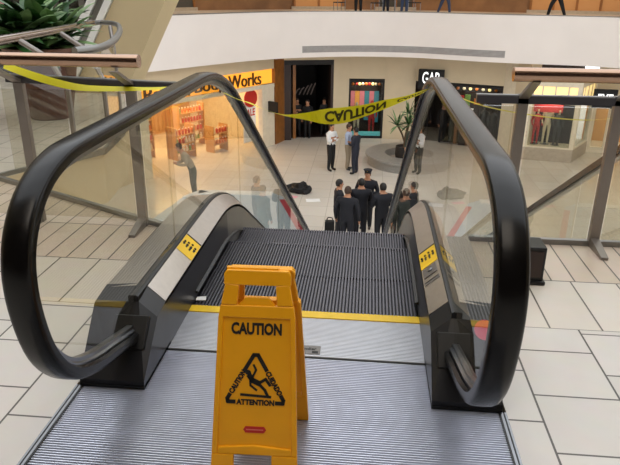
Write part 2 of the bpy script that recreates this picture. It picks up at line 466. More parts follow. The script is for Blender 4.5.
mb.add([(-.72, -1.75, -.05), (.72, -1.75, -.05), (.72, .7, -.05), (-.72, .7, -.05), (-.72, -1.75, -.9), (.72, -1.75, -.9), (.72, 1.2, -.9), (-.72, 1.2, -.9)], [(0,1,2,3), (4,7,6,5), (0,4,5,1), (1,5,6,2), (2,6,7,3), (3,7,4,0)], M['dark'])
ys = [.7, 1.2, 9.9, 10.4]
mb.hexa([(-.72, .7, -.75), (.72, .7, -.75), (.72, 9.6, FL-.1), (-.72, 9.6, FL-.1), (-.72, .7, -.28), (.72, .7, -.28), (.72, 9.6, FL+.02), (-.72, 9.6, FL+.02)], M['dark'])
mb.build('truss', esc)
# maker's plate on comb plate
mb = MB(); mb.box((-.005, -.302, .0005), (.098, -.245, .0025), M['lab_g'])
add_text(mb, 'Schindler', frame((.04, -.268, .003), (1,0,0), (0,1,0)), M['ink'], .03, .0008, .0004, .085)
mb.box((.066, -.298, .0025), (.09, -.283, .0032), M['ink'])
pl = mb.build('maker_plate', esc); pl['label'] = 'small silver maker plate with dark lettering beside the caution sign'
# safety labels on the decks
def deckframe(sx, y):           # x across the deck (inner->outer for the right side), y along +Y
    p0 = Vector((sx*.5, y, .2)); p1 = Vector((sx*.565, y, .26))
    xa = (p1-p0) if sx > 0 else (p0-p1)
    o = (p0+p1)/2
    return frame(o, xa, (0,1,0))
def pict(mb, f, w, dy):
    for k, (x, hh) in enumerate(((-.03, .03), (-.012, .045), (.008, .06), (.028, .035))):
        mb.box((x-.004, dy-hh/2, .001), (x+.005, dy+hh/4, .002), M['ink'], f)
        mb.ball(f @ Vector((x, dy+hh/2, .0015)), .006, M['ink'], 8)
        mb.box((x-.007, dy-.004, .001), (x+.007, dy+.004, .002), M['ink'], f)
for sx, y in ((-1, .155), (1, .165)):
    f = deckframe(sx, y); mb = MB()
    mb.box((-.043, -.085, .0005), (.043, .075, .0016), M['lab_y'], f); pict(mb, f, .08, 0)
    mb.box((-.043, .079, .0005), (.043, .088, .0016), M['ink'], f)
    o = mb.build('safety_label', esc); o['label'] = 'yellow safety label with small black figures on the steel deck'
f = deckframe(1, .03); mb = MB(); mb.box((-.036, -.045, .0005), (.03, .035, .004), M['lab_g'], f)
mb.lathe([(.012, 0), (.012, .004), (.008, .006)], (0,0,0), M['guide'], 12)
for i in range(len(mb.v)-36, len(mb.v)): mb.v[i] = f @ (mb.v[i] + Vector((0, -.005, .004)))
mb.build('key_switch', esc, bevel=.001)
f = deckframe(1, -.06); mb = MB(); mb.box((-.038, -.018, .0005), (.034, .01, .0016), M['lab_g'], f); mb.box((-.036, .0, .0016), (.03, .008, .002), M['ink'], f)
mb.build('switch_caption_label', esc)
# pink round sticker on the outer half of the right newel box
mb = MB(); f = frame((.68, -.425, .2195), (1,0,0), (0, .188, .215))
mb.prism([f @ Vector((.036*math.cos(2*PI*i/24), .036*math.sin(2*PI*i/24), .004)) for i in range(24)], f.to_3x3() @ Vector((0, 0, .0012)), M['pink'])
o = mb.build('round_sticker', esc); o['label'] = 'round pink sticker on the dark newel box'

# ------------------------------------------------------------------ setting: upper floor
mb = MB()
def slab(mb, poly, m, th=.45, ztop=0):
    mb.add([(x, y, ztop) for x, y in poly], [tuple(range(len(poly)))], m)
    n = len(poly); vs = [(x, y, ztop) for x, y in poly]+[(x, y, ztop-th) for x, y in poly]
    mb.add(vs, [(i, (i+1) % n, n+(i+1) % n, n+i) for i in range(n)]+[tuple(range(n, 2*n))], M['beige'])
mb_t = MB()
def zone(x0, x1, y0, y1, m): slab(mb, [(x0,y0),(x1,y0),(x1,y1),(x0,y1)], M[m])
zone(.75, 9, -7, 0, 'tileA'); zone(.75, 9, 0, .47, 'tileB'); zone(.75, 9, .47, .95, 'tileC')
zone(-9, -.75, -7, 0, 'tileA'); zone(-9, -.75, 0, .47, 'tileB')
slab(mb, [(-9, .47), (-.75, .47), (-.75, .86), (-1.02, .985), (-2.42, 1.74), (-9, 1.74)], M['tileC'])
slab(mb, [(-9, 1.74), (-2.42, 1.74), (-1.98, 2.6), (-2.08, 3.3), (-2.74, 5.4), (-3.3, 7.2), (-9, 7.2)], M['tileA'])
zone(-.75, .75, -7, -1.75, 'tileA')
struct(mb.build('floor'))
# edge trims
def trimline(name, pts, w=.03, z0=-.02, z1=.03, m='steel_d'):
    mb = MB()
    for a, b in zip(pts, pts[1:]):
        a, b = Vector((*a, 0)), Vector((*b, 0)); d = (b-a).normalized(); n = Vector((-d.y, d.x, 0))*w/2
        mb.hexa([a-n+Vector((0,0,z0)), b-n+Vector((0,0,z0)), b+n+Vector((0,0,z0)), a+n+Vector((0,0,z0)), a-n+Vector((0,0,z1)), b-n+Vector((0,0,z1)), b+n+Vector((0,0,z1)), a+n+Vector((0,0,z1))], M[m])
    return struct(mb.build(name))
trimline('trim_1', [(.75, .955), (9, .955)]); trimline('trim_2', [(-.75, .87), (-1.02, .995), (-2.44, 1.755), (-1.97, 2.61), (-2.07, 3.3), (-2.73, 5.4), (-3.29, 7.2)])

# lower floor
mb = MB(); mb.box((-26, -4, FL-.3), (26, 40, FL), M['tileL']); struct(mb.build('floor'))

g = thing('floor_box', 'small black box with brown front standing on the tiles beside the black handrail', 'box', (1.0, .5, 0))
mb = MB(); mb.box((.99, .42, 0), (1.115, .56, .19), M['bezel']); mb.box((.98, .405, 0), (1.125, .575, .02), M['bezel']); mb.build('housing', g, bevel=.006)
mb = MB(); mb.box((1.005, .412, .04), (1.10, .421, .17), M['darkbr']); mb.build('front_panel', g)
mb = MB(); mb.add([(-.495, .075, .003), (-.45, .08, .003), (-.452, .10, .012), (-.493, .095, .01), (-.495, .075, .0045), (-.45, .08, .0045), (-.452, .10, .0135), (-.493, .095, .0115)], [(3,2,1,0), (4,5,6,7), (0,1,5,4), (1,2,6,5), (2,3,7,6), (3,0,4,7)], M['paper'])
tag(mb.build('paper_scrap'), 'scrap of white paper lying at the end of the yellow comb line', 'paper')

# ------------------------------------------------------------------ guard railings at the void edge
def guard(label, base0, base1, inward, posts, rail_a, rail_b, sec_a, sec_b, zr, zs2, group='guard rails at the void edge'):
    b0, b1 = Vector((*base0, 0)), Vector((*base1, 0)); inward = Vector((*inward, 0)).normalized()
    g = thing('guard_railing', label, 'railing', tuple(b0), group)
    d = (b1-b0).normalized()
    mb = MB(); a = Vector(rail_a); b = Vector(rail_b); mb.tube([a, b], .034, M['bronze'], 16); 
    h = mb.build('handrail_tube', g, True); h['label'] = 'polished bronze tube'
    mb = MB(); a = Vector(sec_a); b = Vector(sec_b); dd = (b-a).normalized(); f = frame(a, dd, Vector((0,0,1)).cross(dd)); L = (b-a).length
    mb.box((0, -.018, -.026), (L, .018, .012), M['rail_d'], f); mb.box((0, -.018, .012), (L, .018, .018), M['guide'], f)
    mb.build('lower_rail', g)
    for t in posts:
        p = b0+d*t; mb = MB(); w = .026
        f = Matrix(((d.x,inward.x,0,p.x),(d.y,inward.y,0,p.y),(0,0,1,p.z),(0,0,0,1)))
        mb.box((-w, -.018, 0), (w, .018, zs2+.02), M['post'], f)
        # bent bracket reaching to the handrail tube
        mb.hexa([f @ Vector(v) for v in ((-w, -.018, zs2), (w, -.018, zs2), (w, .018, zs2), (-w, .018, zs2), (-w*.7, .19, zr-.03), (w*.7, .19, zr-.03), (w*.7, .235, zr-.03), (-w*.7, .235, zr-.03))], M['post'])
        # foot
        mb.hexa([f @ Vector(v) for v in ((-w*.9, -.018, 0), (w*.9, -.018, 0), (w*.7, .2, 0), (-w*.7, .2, 0), (-w*.9, -.018, .06), (w*.9, -.018, .06), (w*.7, .2, .015), (-w*.7, .2, .015))], M['post'])
        mb.build('post', g)
    f = Matrix(((d.x,inward.x,0,b0.x),(d.y,inward.y,0,b0.y),(0,0,1,0),(0,0,0,1))); L = (b1-b0).length
    ts = sorted([0]+list(posts)+[L])
    for t0, t1 in zip(ts, ts[1:]):
        if t1-t0 < .1: continue
        mb = MB(); mb.box((t0+.04, -.006, .04), (t1-.04, .006, zs2-.04), M['glass'], f); mb.build('glass_panel', g)
    return g
guard('straight bronze topped glass guard rail beside the black handrail, nearest the square floor tiles', (.78, .95), (3.0, .95), (0, -1), [.255, .735, 1.75], (.925, .74, .945), (3.0, .74, .945), (.80, .95, .80), (3.0, .95, .80), .945, .80)
guard('bronze topped glass guard rail in front of the big potted plant', (-.80, .97), (-2.2, .97), (0, -1), [.25, .885], (-.915, .77, .966), (-2.9, .80, .966), (-.77, .97, .82), (-1.75, .97, .845), .945, .82)
# curved second railing round the plant
g = thing('curved_guard_railing', 'curved steel guard rail looping round in front of the potted plant', 'railing', (-2.1, 2.6, 0))
mb = MB(); mb.tube(spline([(-2.52, 1.9, .925), (-2.54, 2.3, .925), (-2.62, 3.2, .925), (-2.78, 4.5, .925)]), .034, M['tube'], 12); mb.build('handrail_tube', g, True)
mb = MB(); mb.tube(spline([(-2.78, 4.5, .925), (-2.72, 4.62, .925), (-2.45, 4.35, .925), (-2.1, 3.55, .925), (-1.78, 2.65, .925), (-1.62, 2.1, .925), (-1.58, 1.8, .925), (-1.64, 1.6, .925)]), .026, M['steel_d'], 12); o = mb.build('return_rail', g, True)
for (x, y, tx, ty) in ((-2.09, 2.35, -2.5, 2.5), (-2.08, 3.0, -2.55, 3.3), (-2.36, 4.0, -2.5, 4.3)):
    mb = MB(); mb.tube([(x, y, 0), (x, y, .55), (x+(tx-x)*.35, y+(ty-y)*.35, .78), (tx, ty, .9)], .022, M['post'], 8); mb.build('post', g)
mb = MB()
P = [(-2.36, 1.85), (-2.1, 2.35), (-2.08, 3.0), (-2.36, 4.0)]
for a, b in zip(P, P[1:]):
    a, b = Vector((*a, 0)), Vector((*b, 0)); L = (b-a).length; f = frame(a, b-a, (0,0,1)); mb = MB()
    mb.box((.03, .04, -.006), (L-.03, .78, .006), M['glass'], f); mb.build('glass_panel', g)

# ------------------------------------------------------------------ caution tape
def ribbon(name, label, rows, text=None):
    # rows of (top point, bottom point)
    T = spline([r[0] for r in rows], 4); B = spline([r[1] for r in rows], 4); mb = MB()
    vs = []
    for a, b in zip(T, B):
        n = Vector((0, .0004, 0)); vs += [a-n, b-n, a+n, b+n]
    fs = []
    for i in range(len(T)-1):
        o = 4*i; fs += [(o, o+4, o+5, o+1), (o+2, o+3, o+7, o+6), (o, o+2, o+6, o+4), (o+1, o+5, o+7, o+3)]
    mb.add(vs, fs, M['tape']); ob = mb.build(name); tag(ob, label, 'barrier tape')
    def at(u, v):
        i = min(int(u*(len(T)-1)), len(T)-2); t = u*(len(T)-1)-i
        a = T[i].lerp(T[i+1], t); b = B[i].lerp(B[i+1], t); return a.lerp(b, v)
    return ob, at
W = .074
def rw(lst, Y, ytilt=1):
    out = []
    for x, a, b in lst:
        dy = math.sqrt(max(0, W*W-(a-b)**2)); out.append((Vector((x, Y-dy*.5*ytilt, a)), Vector((x, Y+dy*.5*ytilt, b))))
    return out
tm = [(-.54, .79, .775), (-.474, .761, .745), (-.398, .736, .725), (-.332, .711, .694), (-.217, .681, .659), (-.096, .69, .641), (.012, .709, .627), (.12, .722, .636), (.227, .741, .671), (.332, .77, .712), (.436, .794, .757), (.513, .822, .791), (.57, .84, .825)]
ob, at = ribbon('caution_tape', 'yellow caution tape with black lettering sagging between the two black handrails', rw(tm, 1.0))
M['tape_ink'] = mat('tape_ink', '#45420f', .6)
def tape_text(ob, at, s, u0, u1, v0, v1, flip):
    vs, fs = text_polys(s, .1, .004, 0)
    x0, x1 = min(v.x for v in vs), max(v.x for v in vs); y0, y1 = min(v.y for v in vs), max(v.y for v in vs)
    mb = MB(); o = []
    for v in vs:
        u = u0+(u1-u0)*(v.x-x0)/(x1-x0); w = (v.y-y0)/(y1-y0)
        w = w if flip else 1-w
        o.append(at(u, v0+(v1-v0)*w) + Vector((0, -.005, 0)))
    mb.add(o, fs, M['tape_ink']); return mb.build('lettering', ob)
tape_text(ob, at, 'CAUTION', .50, .755, .16, .84, True)
tape_text(ob, at, 'CAUTION', .80, .97, .25, .75, True)
tr = [(.597, .847, .827), (.667, .818, .803), (.773, .779, .764), (.879, .751, .735), (1.036, .724, .708), (1.243, .703, .685), (1.395, .699, .681), (1.513, .71, .695)]
ribbon('caution_tape', 'thin twisted strip of yellow tape strung along the straight guard rail', rw(tr, .985))
tl = [(-1.72, .93, .90), (-1.64, .905, .87), (-1.53, .872, .833), (-1.40, .838, .802), (-1.27, .818, .79), (-1.05, .815, .795), (-.93, .815, .803), (-.80, .822, .81), (-.70, .835, .823)]
rows = []
for x, a, b in tl:
    dy = math.sqrt(max(0, .05**2-(a-b)**2)); rows.append((Vector((x, .945-.02, a)), Vector((x, .945-.02-dy*.6, b))))
ob2, at2 = ribbon('caution_tape', 'yellow tape drooping below the guard rail in front of the potted plant', rows)

# ------------------------------------------------------------------ caution sign
sg = thing('caution_sign', 'yellow folding wet floor caution sign standing on the escalator landing plate', 'floor sign', (-.033, -.86, .0))
def panel(front):
    # local frame: x across, y up the panel, z outward
    if front: f = frame((-.031, -1.03, .001), (1, .03, 0), (-.019, .183, .612))
    else: f = frame((-.033, -.69, .001), (-1, -.03, 0), (-.019, -.14, .612))
    L = .637 if front else .626
    def hw(y): return .124 - .019*min(1, y/.52)
    out = [(-hw(0), 0), (-.058, 0), (-.058, .105), (.05, .105), (.05, 0), (hw(0), 0), (hw(.52), .52), (.100, .545), (.090, .60), (.092, L-.015), (.082, L), (-.082, L), (-.092, L-.015), (-.090, .60), (-.100, .545), (-hw(.52), .52)]
    th = .02; mb = MB()
    # build as quads: legs, body, handle
    def q(pts, z0, z1, m=M['signy']):
        a = [f @ Vector((x, y, z0)) for x, y in pts]; mb.prism(a, f.to_3x3() @ Vector((0, 0, z1-z0)), m)
    q([(-hw(0), 0), (-.060, 0), (-.058, .118), (-hw(.118), .118)], -th/2, th/2)
    q([(.050, 0), (hw(0), 0), (hw(.118), .118), (.048, .118)], -th/2, th/2)
    q([(-hw(.118), .118), (hw(.118), .118), (hw(.51), .51), (-hw(.51), .51)], -th/2+.004, th/2-.006)
    # raised rim
    for pts in ([(-hw(.118), .118), (-hw(.118)+.016, .118), (-hw(.51)+.014, .51), (-hw(.51), .51)], [(hw(.118)-.016, .118), (hw(.118), .118), (hw(.51), .51), (hw(.51)-.014, .51)],
                [(-hw(.118)+.016, .118), (hw(.118)-.016, .118), (hw(.14)-.016, .138), (0, .146), (-hw(.14)+.016, .138)]): q(pts, -th/2, th/2)
    st_ = .54 if front else .515
    q([(-hw(.51), .505), (hw(.51), .505), (.100, st_), (-.100, st_)], -th/2, th/2)
    q([(-.099, st_), (-.055, st_), (-.050, .595), (-.088, .60)], -th/2, th/2)
    q([(.055, st_), (.099, st_), (.088, .60), (.050, .595)], -th/2, th/2)
    q([(-.0915, .595), (.0915, .595), (.0915, L-.012), (.084, L), (-.084, L), (-.0915, L-.012)], -th/2, th/2)
    # lower lip of the handle slot
    if front: q([(-.056, .535), (.056, .535), (.044, .548), (.030, .563), (-.030, .563), (-.044, .548)], -th/2+.003, th/2-.004)
    o = mb.build('front_panel' if front else 'back_panel', sg, bevel=.003)
    return o, f
fp, F = panel(True); bp_, _ = panel(False)
zt = .0052
mb = MB(); add_text(mb, 'CAUTION', F @ Matrix.Translation((0, .475, zt)), M['ink'], .05, .0022, .0005, .139, .034)
ink0 = mb.build('heading_lettering', sg); mb = MB()
# triangle with text in its sides
tri = [Vector((0, .412)), Vector((-.083, .268)), Vector((.083, .268))]
def dash(pts, w=.011):
    pts = [Vector(p) for p in pts]
    for a, b in zip(pts, pts[1:]):
        d = (b-a).normalized(); n = Vector((-d.y, d.x))*w/2; a2, b2 = a-d*w*.3, b+d*w*.3
        mb.prism([F @ Vector((*(p), zt)) for p in (a2-n, b2-n, b2+n, a2+n)], F.to_3x3() @ Vector((0,0,.0008)), M['ink'])
a, b, c = tri
dash([a.lerp(b, .36), a.lerp(b, .07)]); dash([a.lerp(b, .07), a.lerp(c, .07)]); dash([a.lerp(c, .07), a.lerp(c, .36)])
dash([b.lerp(a, .14), b.lerp(a, .06)]); dash([b.lerp(a, .06), b.lerp(c, .04)]); dash([b.lerp(c, .04), b.lerp(c, .15)])
dash([c.lerp(a, .14), c.lerp(a, .06)]); dash([c.lerp(a, .06), c.lerp(b, .04)]); dash([c.lerp(b, .04), c.lerp(b, .15)])
def edge_text(s, p, q, w, h):
    m = (p+q)/2; d = (q-p); ang = math.atan2(d.y, d.x)
    add_text(mb, s, F @ Matrix.Translation((m.x, m.y, zt)) @ Matrix.Rotation(ang, 4, 'Z'), M['ink'], .03, .0016, .0004, w, h)
edge_text('CAUTION', b.lerp(a, .16), b.lerp(a, .63), .074, .016)
edge_text('CUIDADO', a.lerp(c, .38), a.lerp(c, .85), .074, .016)
edge_text('ATTENTION', b.lerp(c, .17), b.lerp(c, .83), .106, .0165)
# falling figure
def limb(pts, w): dash(pts, w)
mb.ball(F @ Vector((-.021, .352, zt)), .0085, M['ink'], 10, (1, .3, 1))
limb([(-.017, .343), (-.008, .330), (.010, .322)], .015)
limb([(-.010, .336), (.001, .360), (-.006, .374)], .006)
limb([(-.015, .338), (-.014, .316), (.003, .303)], .006)
limb([(.008, .322), (.028, .335), (.040, .318)], .008)
limb([(.008, .322), (.026, .304), (.034, .288)], .008)
dash([(-.040, .289), (.042, .285)], .007)
ink = mb.build('warning_print', sg); ink['label'] = 'black warning print with slipping figure in a triangle'
mb = MB(); q = [(-.032, .19), (-.026, .199), (.026, .199), (.032, .19), (.026, .181), (-.026, .181)]
mb.prism([F @ Vector((x, y, zt-.001)) for x, y in q], F.to_3x3() @ Vector((0,0,.0015)), M['red'])
mb.box((-.024, .1885, zt), (.024, .1915, zt+.0012), mat('red_light', '#e07a68', .5), F)
o = mb.build('logo_badge', sg); o['label'] = 'small red badge low on the panel'
mb = MB(); mb.tube([(-.122, -.842, .610), (.02, -.839, .610)], .008, M['signy'], 8); mb.build('hinge', sg)

# ------------------------------------------------------------------ people
def person(label, loc, rz, h=1.75, top='navy', legs='navy', pose='side', skin='skin', hair='hair', cap=False, belt=True, jacket=False, group=None, walk=0, lean=0, tie=None, patch=False, bulk=1.2):
    s = h/1.75; V = []; E = []; Rr = []; Z = []
    def add(p, r, z, par=None):
        kb = bulk*1.06 if z in ('top', 'arm', 'hip', 'leg') else 1.2; V.append(Vector(p)); Rr.append((r[0]*kb, r[1]*kb) if isinstance(r, tuple) else (r*kb, r*kb)); Z.append(z)
        if par is not None: E.append((par, len(V)-1))
        return len(V)-1
    ty = lambda z: lean*max(0, z-.95)
    pel = add((0, 0, .97), (.145, .105), 'hip'); wa = add((0, ty(1.1), 1.10), (.135, .1), 'top', pel); ch = add((0, ty(1.28)+.005, 1.27), (.165, .115), 'top', wa)
    uc = add((0, ty(1.4), 1.40), (.13, .095), 'top', ch); nk = add((0, ty(1.5), 1.485), .06, 'skin', uc)
    h1 = add((0, ty(1.57)+.02, 1.56), (.062, .075), 'skin', nk); h2 = add((0, ty(1.64)+.015, 1.64), (.074, .092), 'skin', h1); h3 = add((0, ty(1.7)+.005, 1.705), (.064, .08), 'skin', h2)
    for sx in (-1, 1):
        w = walk*sx
        hp = add((sx*.085, 0, .88), .092, 'leg', pel); kn = add((sx*.10, .02+w*.18, .50), .064, 'leg', hp); an = add((sx*.11, -.02+w*.30, .10), .046, 'leg', kn)
        he = add((sx*.112, 0+w*.30, .045), .04, 'shoe', an); add((sx*.13, .15+w*.30, .035), (.042, .03), 'shoe', he)
        y0 = ty(1.38)
        sh = add((sx*(.185+max(0, bulk-1.2)*.2), y0, 1.39), .062, 'arm', uc)
        if pose == 'cross': el, wr, ha = (sx*.265, y0+.06, 1.12), (sx*.04, y0+.2, 1.18+.03*sx), (-sx*.06, y0+.2, 1.2+.03*sx)
        elif pose == 'hips': el, wr, ha = (sx*.34, y0-.06, 1.14), (sx*.20, y0+.06, 1.0), (sx*.15, y0+.1, .98)
        elif pose == 'hold': el, wr, ha = (sx*.245, y0-.0, 1.12), (sx*.11, y0+.22, 1.12), (sx*.05, y0+.28, 1.15)
        elif pose == 'walk': el, wr, ha = (sx*.24, y0-.04-w*.1, 1.11), (sx*.24, y0+.04-w*.3, .89), (sx*.235, y0+.07-w*.34, .82)
        else: el, wr, ha = (sx*.245, y0-.02, 1.11), (sx*.25, y0+.05, .87), (sx*.245, y0+.075, .80)
        kx = max(0, bulk-1.2)*.42; el = (el[0]+sx*kx, el[1], el[2])
        if pose in ('side', 'walk'): wr = (wr[0]+sx*kx, wr[1], wr[2]); ha = (ha[0]+sx*kx, ha[1], ha[2])
        e = add(el, .047, 'arm', sh); wi = add(wr, .032, 'arm', e); hn = add(ha, (.03, .022), 'skin', wi)
        d = (Vector(ha)-Vector(wr)).normalized(); side_ = d.cross(Vector((sx, 0, .01))).normalized()
        if side_.length < .5: side_ = Vector((0, 1, 0))
        for k, (o_, L) in enumerate(((-.024, .06), (-.008, .072), (.008, .068), (.024, .052))):
            p1 = Vector(ha)+side_*o_+d*.035; p2 = p1+d*L*.55; p3 = p2+(d*.6+Vector((-sx*.5, 0, 0))).normalized()*L*.45
            a1 = add(p1, .0105, 'skin', hn); a2 = add(p2, .0095, 'skin', a1); add(p3, .008, 'skin', a2)
        th = Vector(ha)+side_*.03-d*.01; a1 = add(th, .012, 'skin', hn); add(th+side_*.022+d*.03, .009, 'skin', a1)
    me = bpy.data.meshes.new('person_body'); me.from_pydata([v*s for v in V], E, []); o = bpy.data.objects.new('tmp', me); C.objects.link(o)
    sk = o.modifiers.new('skin', 'SKIN'); sk.use_smooth_shade = True
    for i, sv in enumerate(me.skin_vertices[0].data): sv.radius = (Rr[i][0]*s, Rr[i][1]*s); sv.use_root = (i == 0)
    sub = o.modifiers.new('sub', 'SUBSURF'); sub.levels = 1; sub.render_levels = 1
    dg = bpy.context.evaluated_depsgraph_get(); dg.update(); ev = o.evaluated_get(dg); m2 = bpy.data.meshes.new_from_object(ev)
    bpy.data.objects.remove(o); bpy.data.meshes.remove(me)
    slots = dict(top=M[top], arm=M[top], hip=M[legs], leg=M[legs], skin=M[skin], shoe=M['shoe']); keys = ['top', 'arm', 'hip', 'leg', 'skin', 'shoe']
    m2.materials.clear()
    for k in keys: m2.materials.append(slots[k])
    segs = [(V[a]*s, V[b]*s, Z[b] if not (Z[b] == 'skin' and Z[a] in ('arm', 'top')) else None, Z[a], Z[b]) for a, b in E]
    for p in m2.polygons:
        c = p.center; best = None
        for a, b, z, za, zb in segs:
            ab = b-a; t = max(0, min(1, (c-a).dot(ab)/max(1e-9, ab.length_squared)))
            dd = (c-a-ab*t).length
            if best is None or dd < best[0]: best = (dd, z, za, zb, t)
        z = best[1] or ('skin' if best[4] > .6 else best[2])
        if best[2] == 'leg' and best[3] == 'shoe': z = 'shoe' if best[4] > .6 else 'leg'
        if z in ('hip', 'top', 'leg') and best[2] in ('hip', 'top') or best[3] == 'top':
            z = 'top' if c.z > (.86 if jacket else 1.0)*s else 'leg'
        if jacket and z in ('leg', 'hip') and c.z > .82*s: z = 'top'
        if z == 'skin' and 1.3*s < c.z < 1.468*s and abs(c.x) < .25*s: z = 'top'
        p.material_index = keys.index(z); p.use_smooth = True
    r = thing('person', label, 'person', loc, group, rz)
    b = bpy.data.objects.new('body', m2); C.objects.link(b); b.parent = r
    hy = ty(1.65)
    # face: eyes, mouth, nose, ears
    for sx in (-1, 1):
        mb = MB(); mb.ball(Vector((sx*.033, hy+.104, 1.645))*s, .011*s, M['white'], 8, (1, .8, .6)); mb.ball(Vector((sx*.033, hy+.109, 1.645))*s, .0065*s, M['hair'], 6); mb.build('eye', r, world=False)
        mb = MB(); mb.ball(Vector((sx*.084, hy+.012, 1.63))*s, .024*s, M[skin], 8, (.4, .8, 1.2)); mb.build('ear', r, True, world=False)
    mb = MB(); mb.box(Vector((-.024, hy+.088, 1.577))*s, Vector((.024, hy+.101, 1.585))*s, M['lips']); mb.build('mouth', r, world=False)
    mb = MB(); mb.add([Vector(v)*s for v in ((-.012, hy+.092, 1.655), (.012, hy+.092, 1.655), (.017, hy+.098, 1.61), (-.017, hy+.098, 1.61), (0, hy+.134, 1.615))], [(0, 4, 1), (1, 4, 2), (2, 4, 3), (3, 4, 0), (0, 1, 2, 3)], M[skin]); mb.build('nose', r, world=False)
    mb = MB(); n = 14; vs = []; fs = []
    for i in range(7):
        a = PI/2*i/6*1.32
        for k in range(n):
            q = 2*PI*k/n; front = max(0, math.sin(q)); aa = a*(1-.46*front)
            vs.append(Vector((.094*math.sin(aa)*math.cos(q), hy+.004+.108*math.sin(aa)*math.sin(q), 1.655+.113*math.cos(aa)*(1 if math.cos(aa) > 0 else 1.35)))*s)
    fs = [(i*n+k, i*n+(k+1) % n, (i+1)*n+(k+1) % n, (i+1)*n+k) for i in range(6) for k in range(n)]+[tuple(range(6*n, 7*n))]
    mb.add(vs, fs, M[hair]); mb.build('hair', r, world=False, smooth=True)
    if cap:
        mb = MB(); c = Vector((0, hy+.0, 1.70))*s
        mb.lathe([(.098*s, 0), (.1*s, .03*s), (.13*s, .06*s), (.12*s, .075*s), (.03*s, .085*s)], c, M['navy'], 18)
        mb.box(c+Vector((-.07, .07, .0))*s, c+Vector((.07, .16, .012))*s, M['blackc']); mb.ball(c+Vector((0, .105, .045))*s, .016*s, M['gold'], 8)
        mb.build('cap', r, world=False, smooth=True)
    if belt:
        mb = MB(); pts = [Vector((.142*math.cos(2*PI*i/16), .106*math.sin(2*PI*i/16), .99))*s for i in range(16)]
        mb.tube(pts, .016*s, M['leather'], 6, closed=True)
        if patch: mb.box(Vector((.13, -.03, .86))*s, Vector((.185, .05, 1.0))*s, M['leather']); mb.box(Vector((-.19, -.02, .94))*s, Vector((-.14, .05, 1.06))*s, M['leather'])
        mb.build('belt', r, world=False)
    if patch:
        for sx in (-1, 1):
            mb = MB(); c = Vector((sx*.275, ty(1.33)-.02, 1.30))*s; mb.ball(c, .035*s, M['gold'], 8, (.35, .9, 1.1)); mb.build('shoulder_patch', r, world=False)
    if tie:
        mb = MB(); mb.hexa([Vector(v)*s for v in ((-.02, .115, 1.12), (.02, .115, 1.12), (.02, .13, 1.12), (-.02, .13, 1.12), (-.012, .085, 1.45), (.012, .085, 1.45), (.012, .1, 1.45), (-.012, .1, 1.45))], M[tie]); mb.build('tie', r, world=False)
    return r
M['lips'] = mat('lips', '#8f5a4b'); D = math.radians
person('person in white shirt and black trousers standing with folded arms', (-1.05, 20.35, FL), D(-125), 1.8, 'shirtw', 'blackc', 'cross')
person('person in pale blue shirt and khaki trousers talking to the dark suit', (-.42, 20.55, FL), D(-100), 1.75, 'shirtb', 'khaki', 'hold', hair='hairb')
person('person in dark suit facing the pale blue shirt', (-.13, 19.98, FL), D(60), 1.75, 'suit', 'suit', 'hold', jacket=True, belt=False)
G = 'uniformed officers below the escalator'
person('dark haired officer in navy uniform at the outer edge of the huddle, turned sideways', (-.42, 13.45, FL), D(-80), 1.74, 'navy', 'navy', 'side', patch=True, bulk=1.38, jacket=True)
person('officer in navy uniform with back turned, closest to the escalator', (-.17, 12.85, FL), D(-15), 1.74, 'navy', 'navy', 'side', hair='hairb', patch=True, bulk=1.38, jacket=True)
person('officer with back turned in the middle of the huddle', (.17, 13.6, FL), D(5), 1.74, 'navy', 'navy', 'hold', patch=True, bulk=1.38, jacket=True)
person('officer wearing a peaked cap facing the escalator', (.33, 14.45, FL), D(170), 1.74, 'navy', 'navy', 'hold', patch=True, bulk=1.38, jacket=True, cap=True)
person('black haired officer, back turned, standing closest to the escalator glass', (.74, 13.25, FL), D(20), 1.74, 'navy', 'navy', 'hold', patch=True, bulk=1.38, jacket=True)
person('brown haired figure in olive jacket added in place of a reflection in the escalator glass', (1.22, 12.75, FL), D(40), 1.72, 'olive', 'olive', 'side', hair='hairb', belt=False, jacket=True)  # added figure, stands in for a guard mirrored in the right glass
person('dark haired person in navy seen through the escalator glass behind the olive jacket', (1.5, 13.45, FL), D(60), 1.75, 'navy', 'navy', 'side', hair='hairb')
person('person in dark olive clothes standing beside the round stone planter bench', (1.98, 20.9, FL), D(150), 1.74, 'olive', 'olive', 'side')
person('person in black with folded arms near the wood column of the dark doorway', (-2.95, 25.75, FL), D(200), 1.76, 'blackc', 'blackc', 'cross')
person('person in black standing just inside the dark doorway', (-2.45, 25.6, FL), D(160), 1.75, 'blackc', 'blackc', 'side')
person('person in black deeper inside the dark doorway', (-1.75, 26.3, FL), D(190), 1.72, 'blackc', 'blackc', 'side')

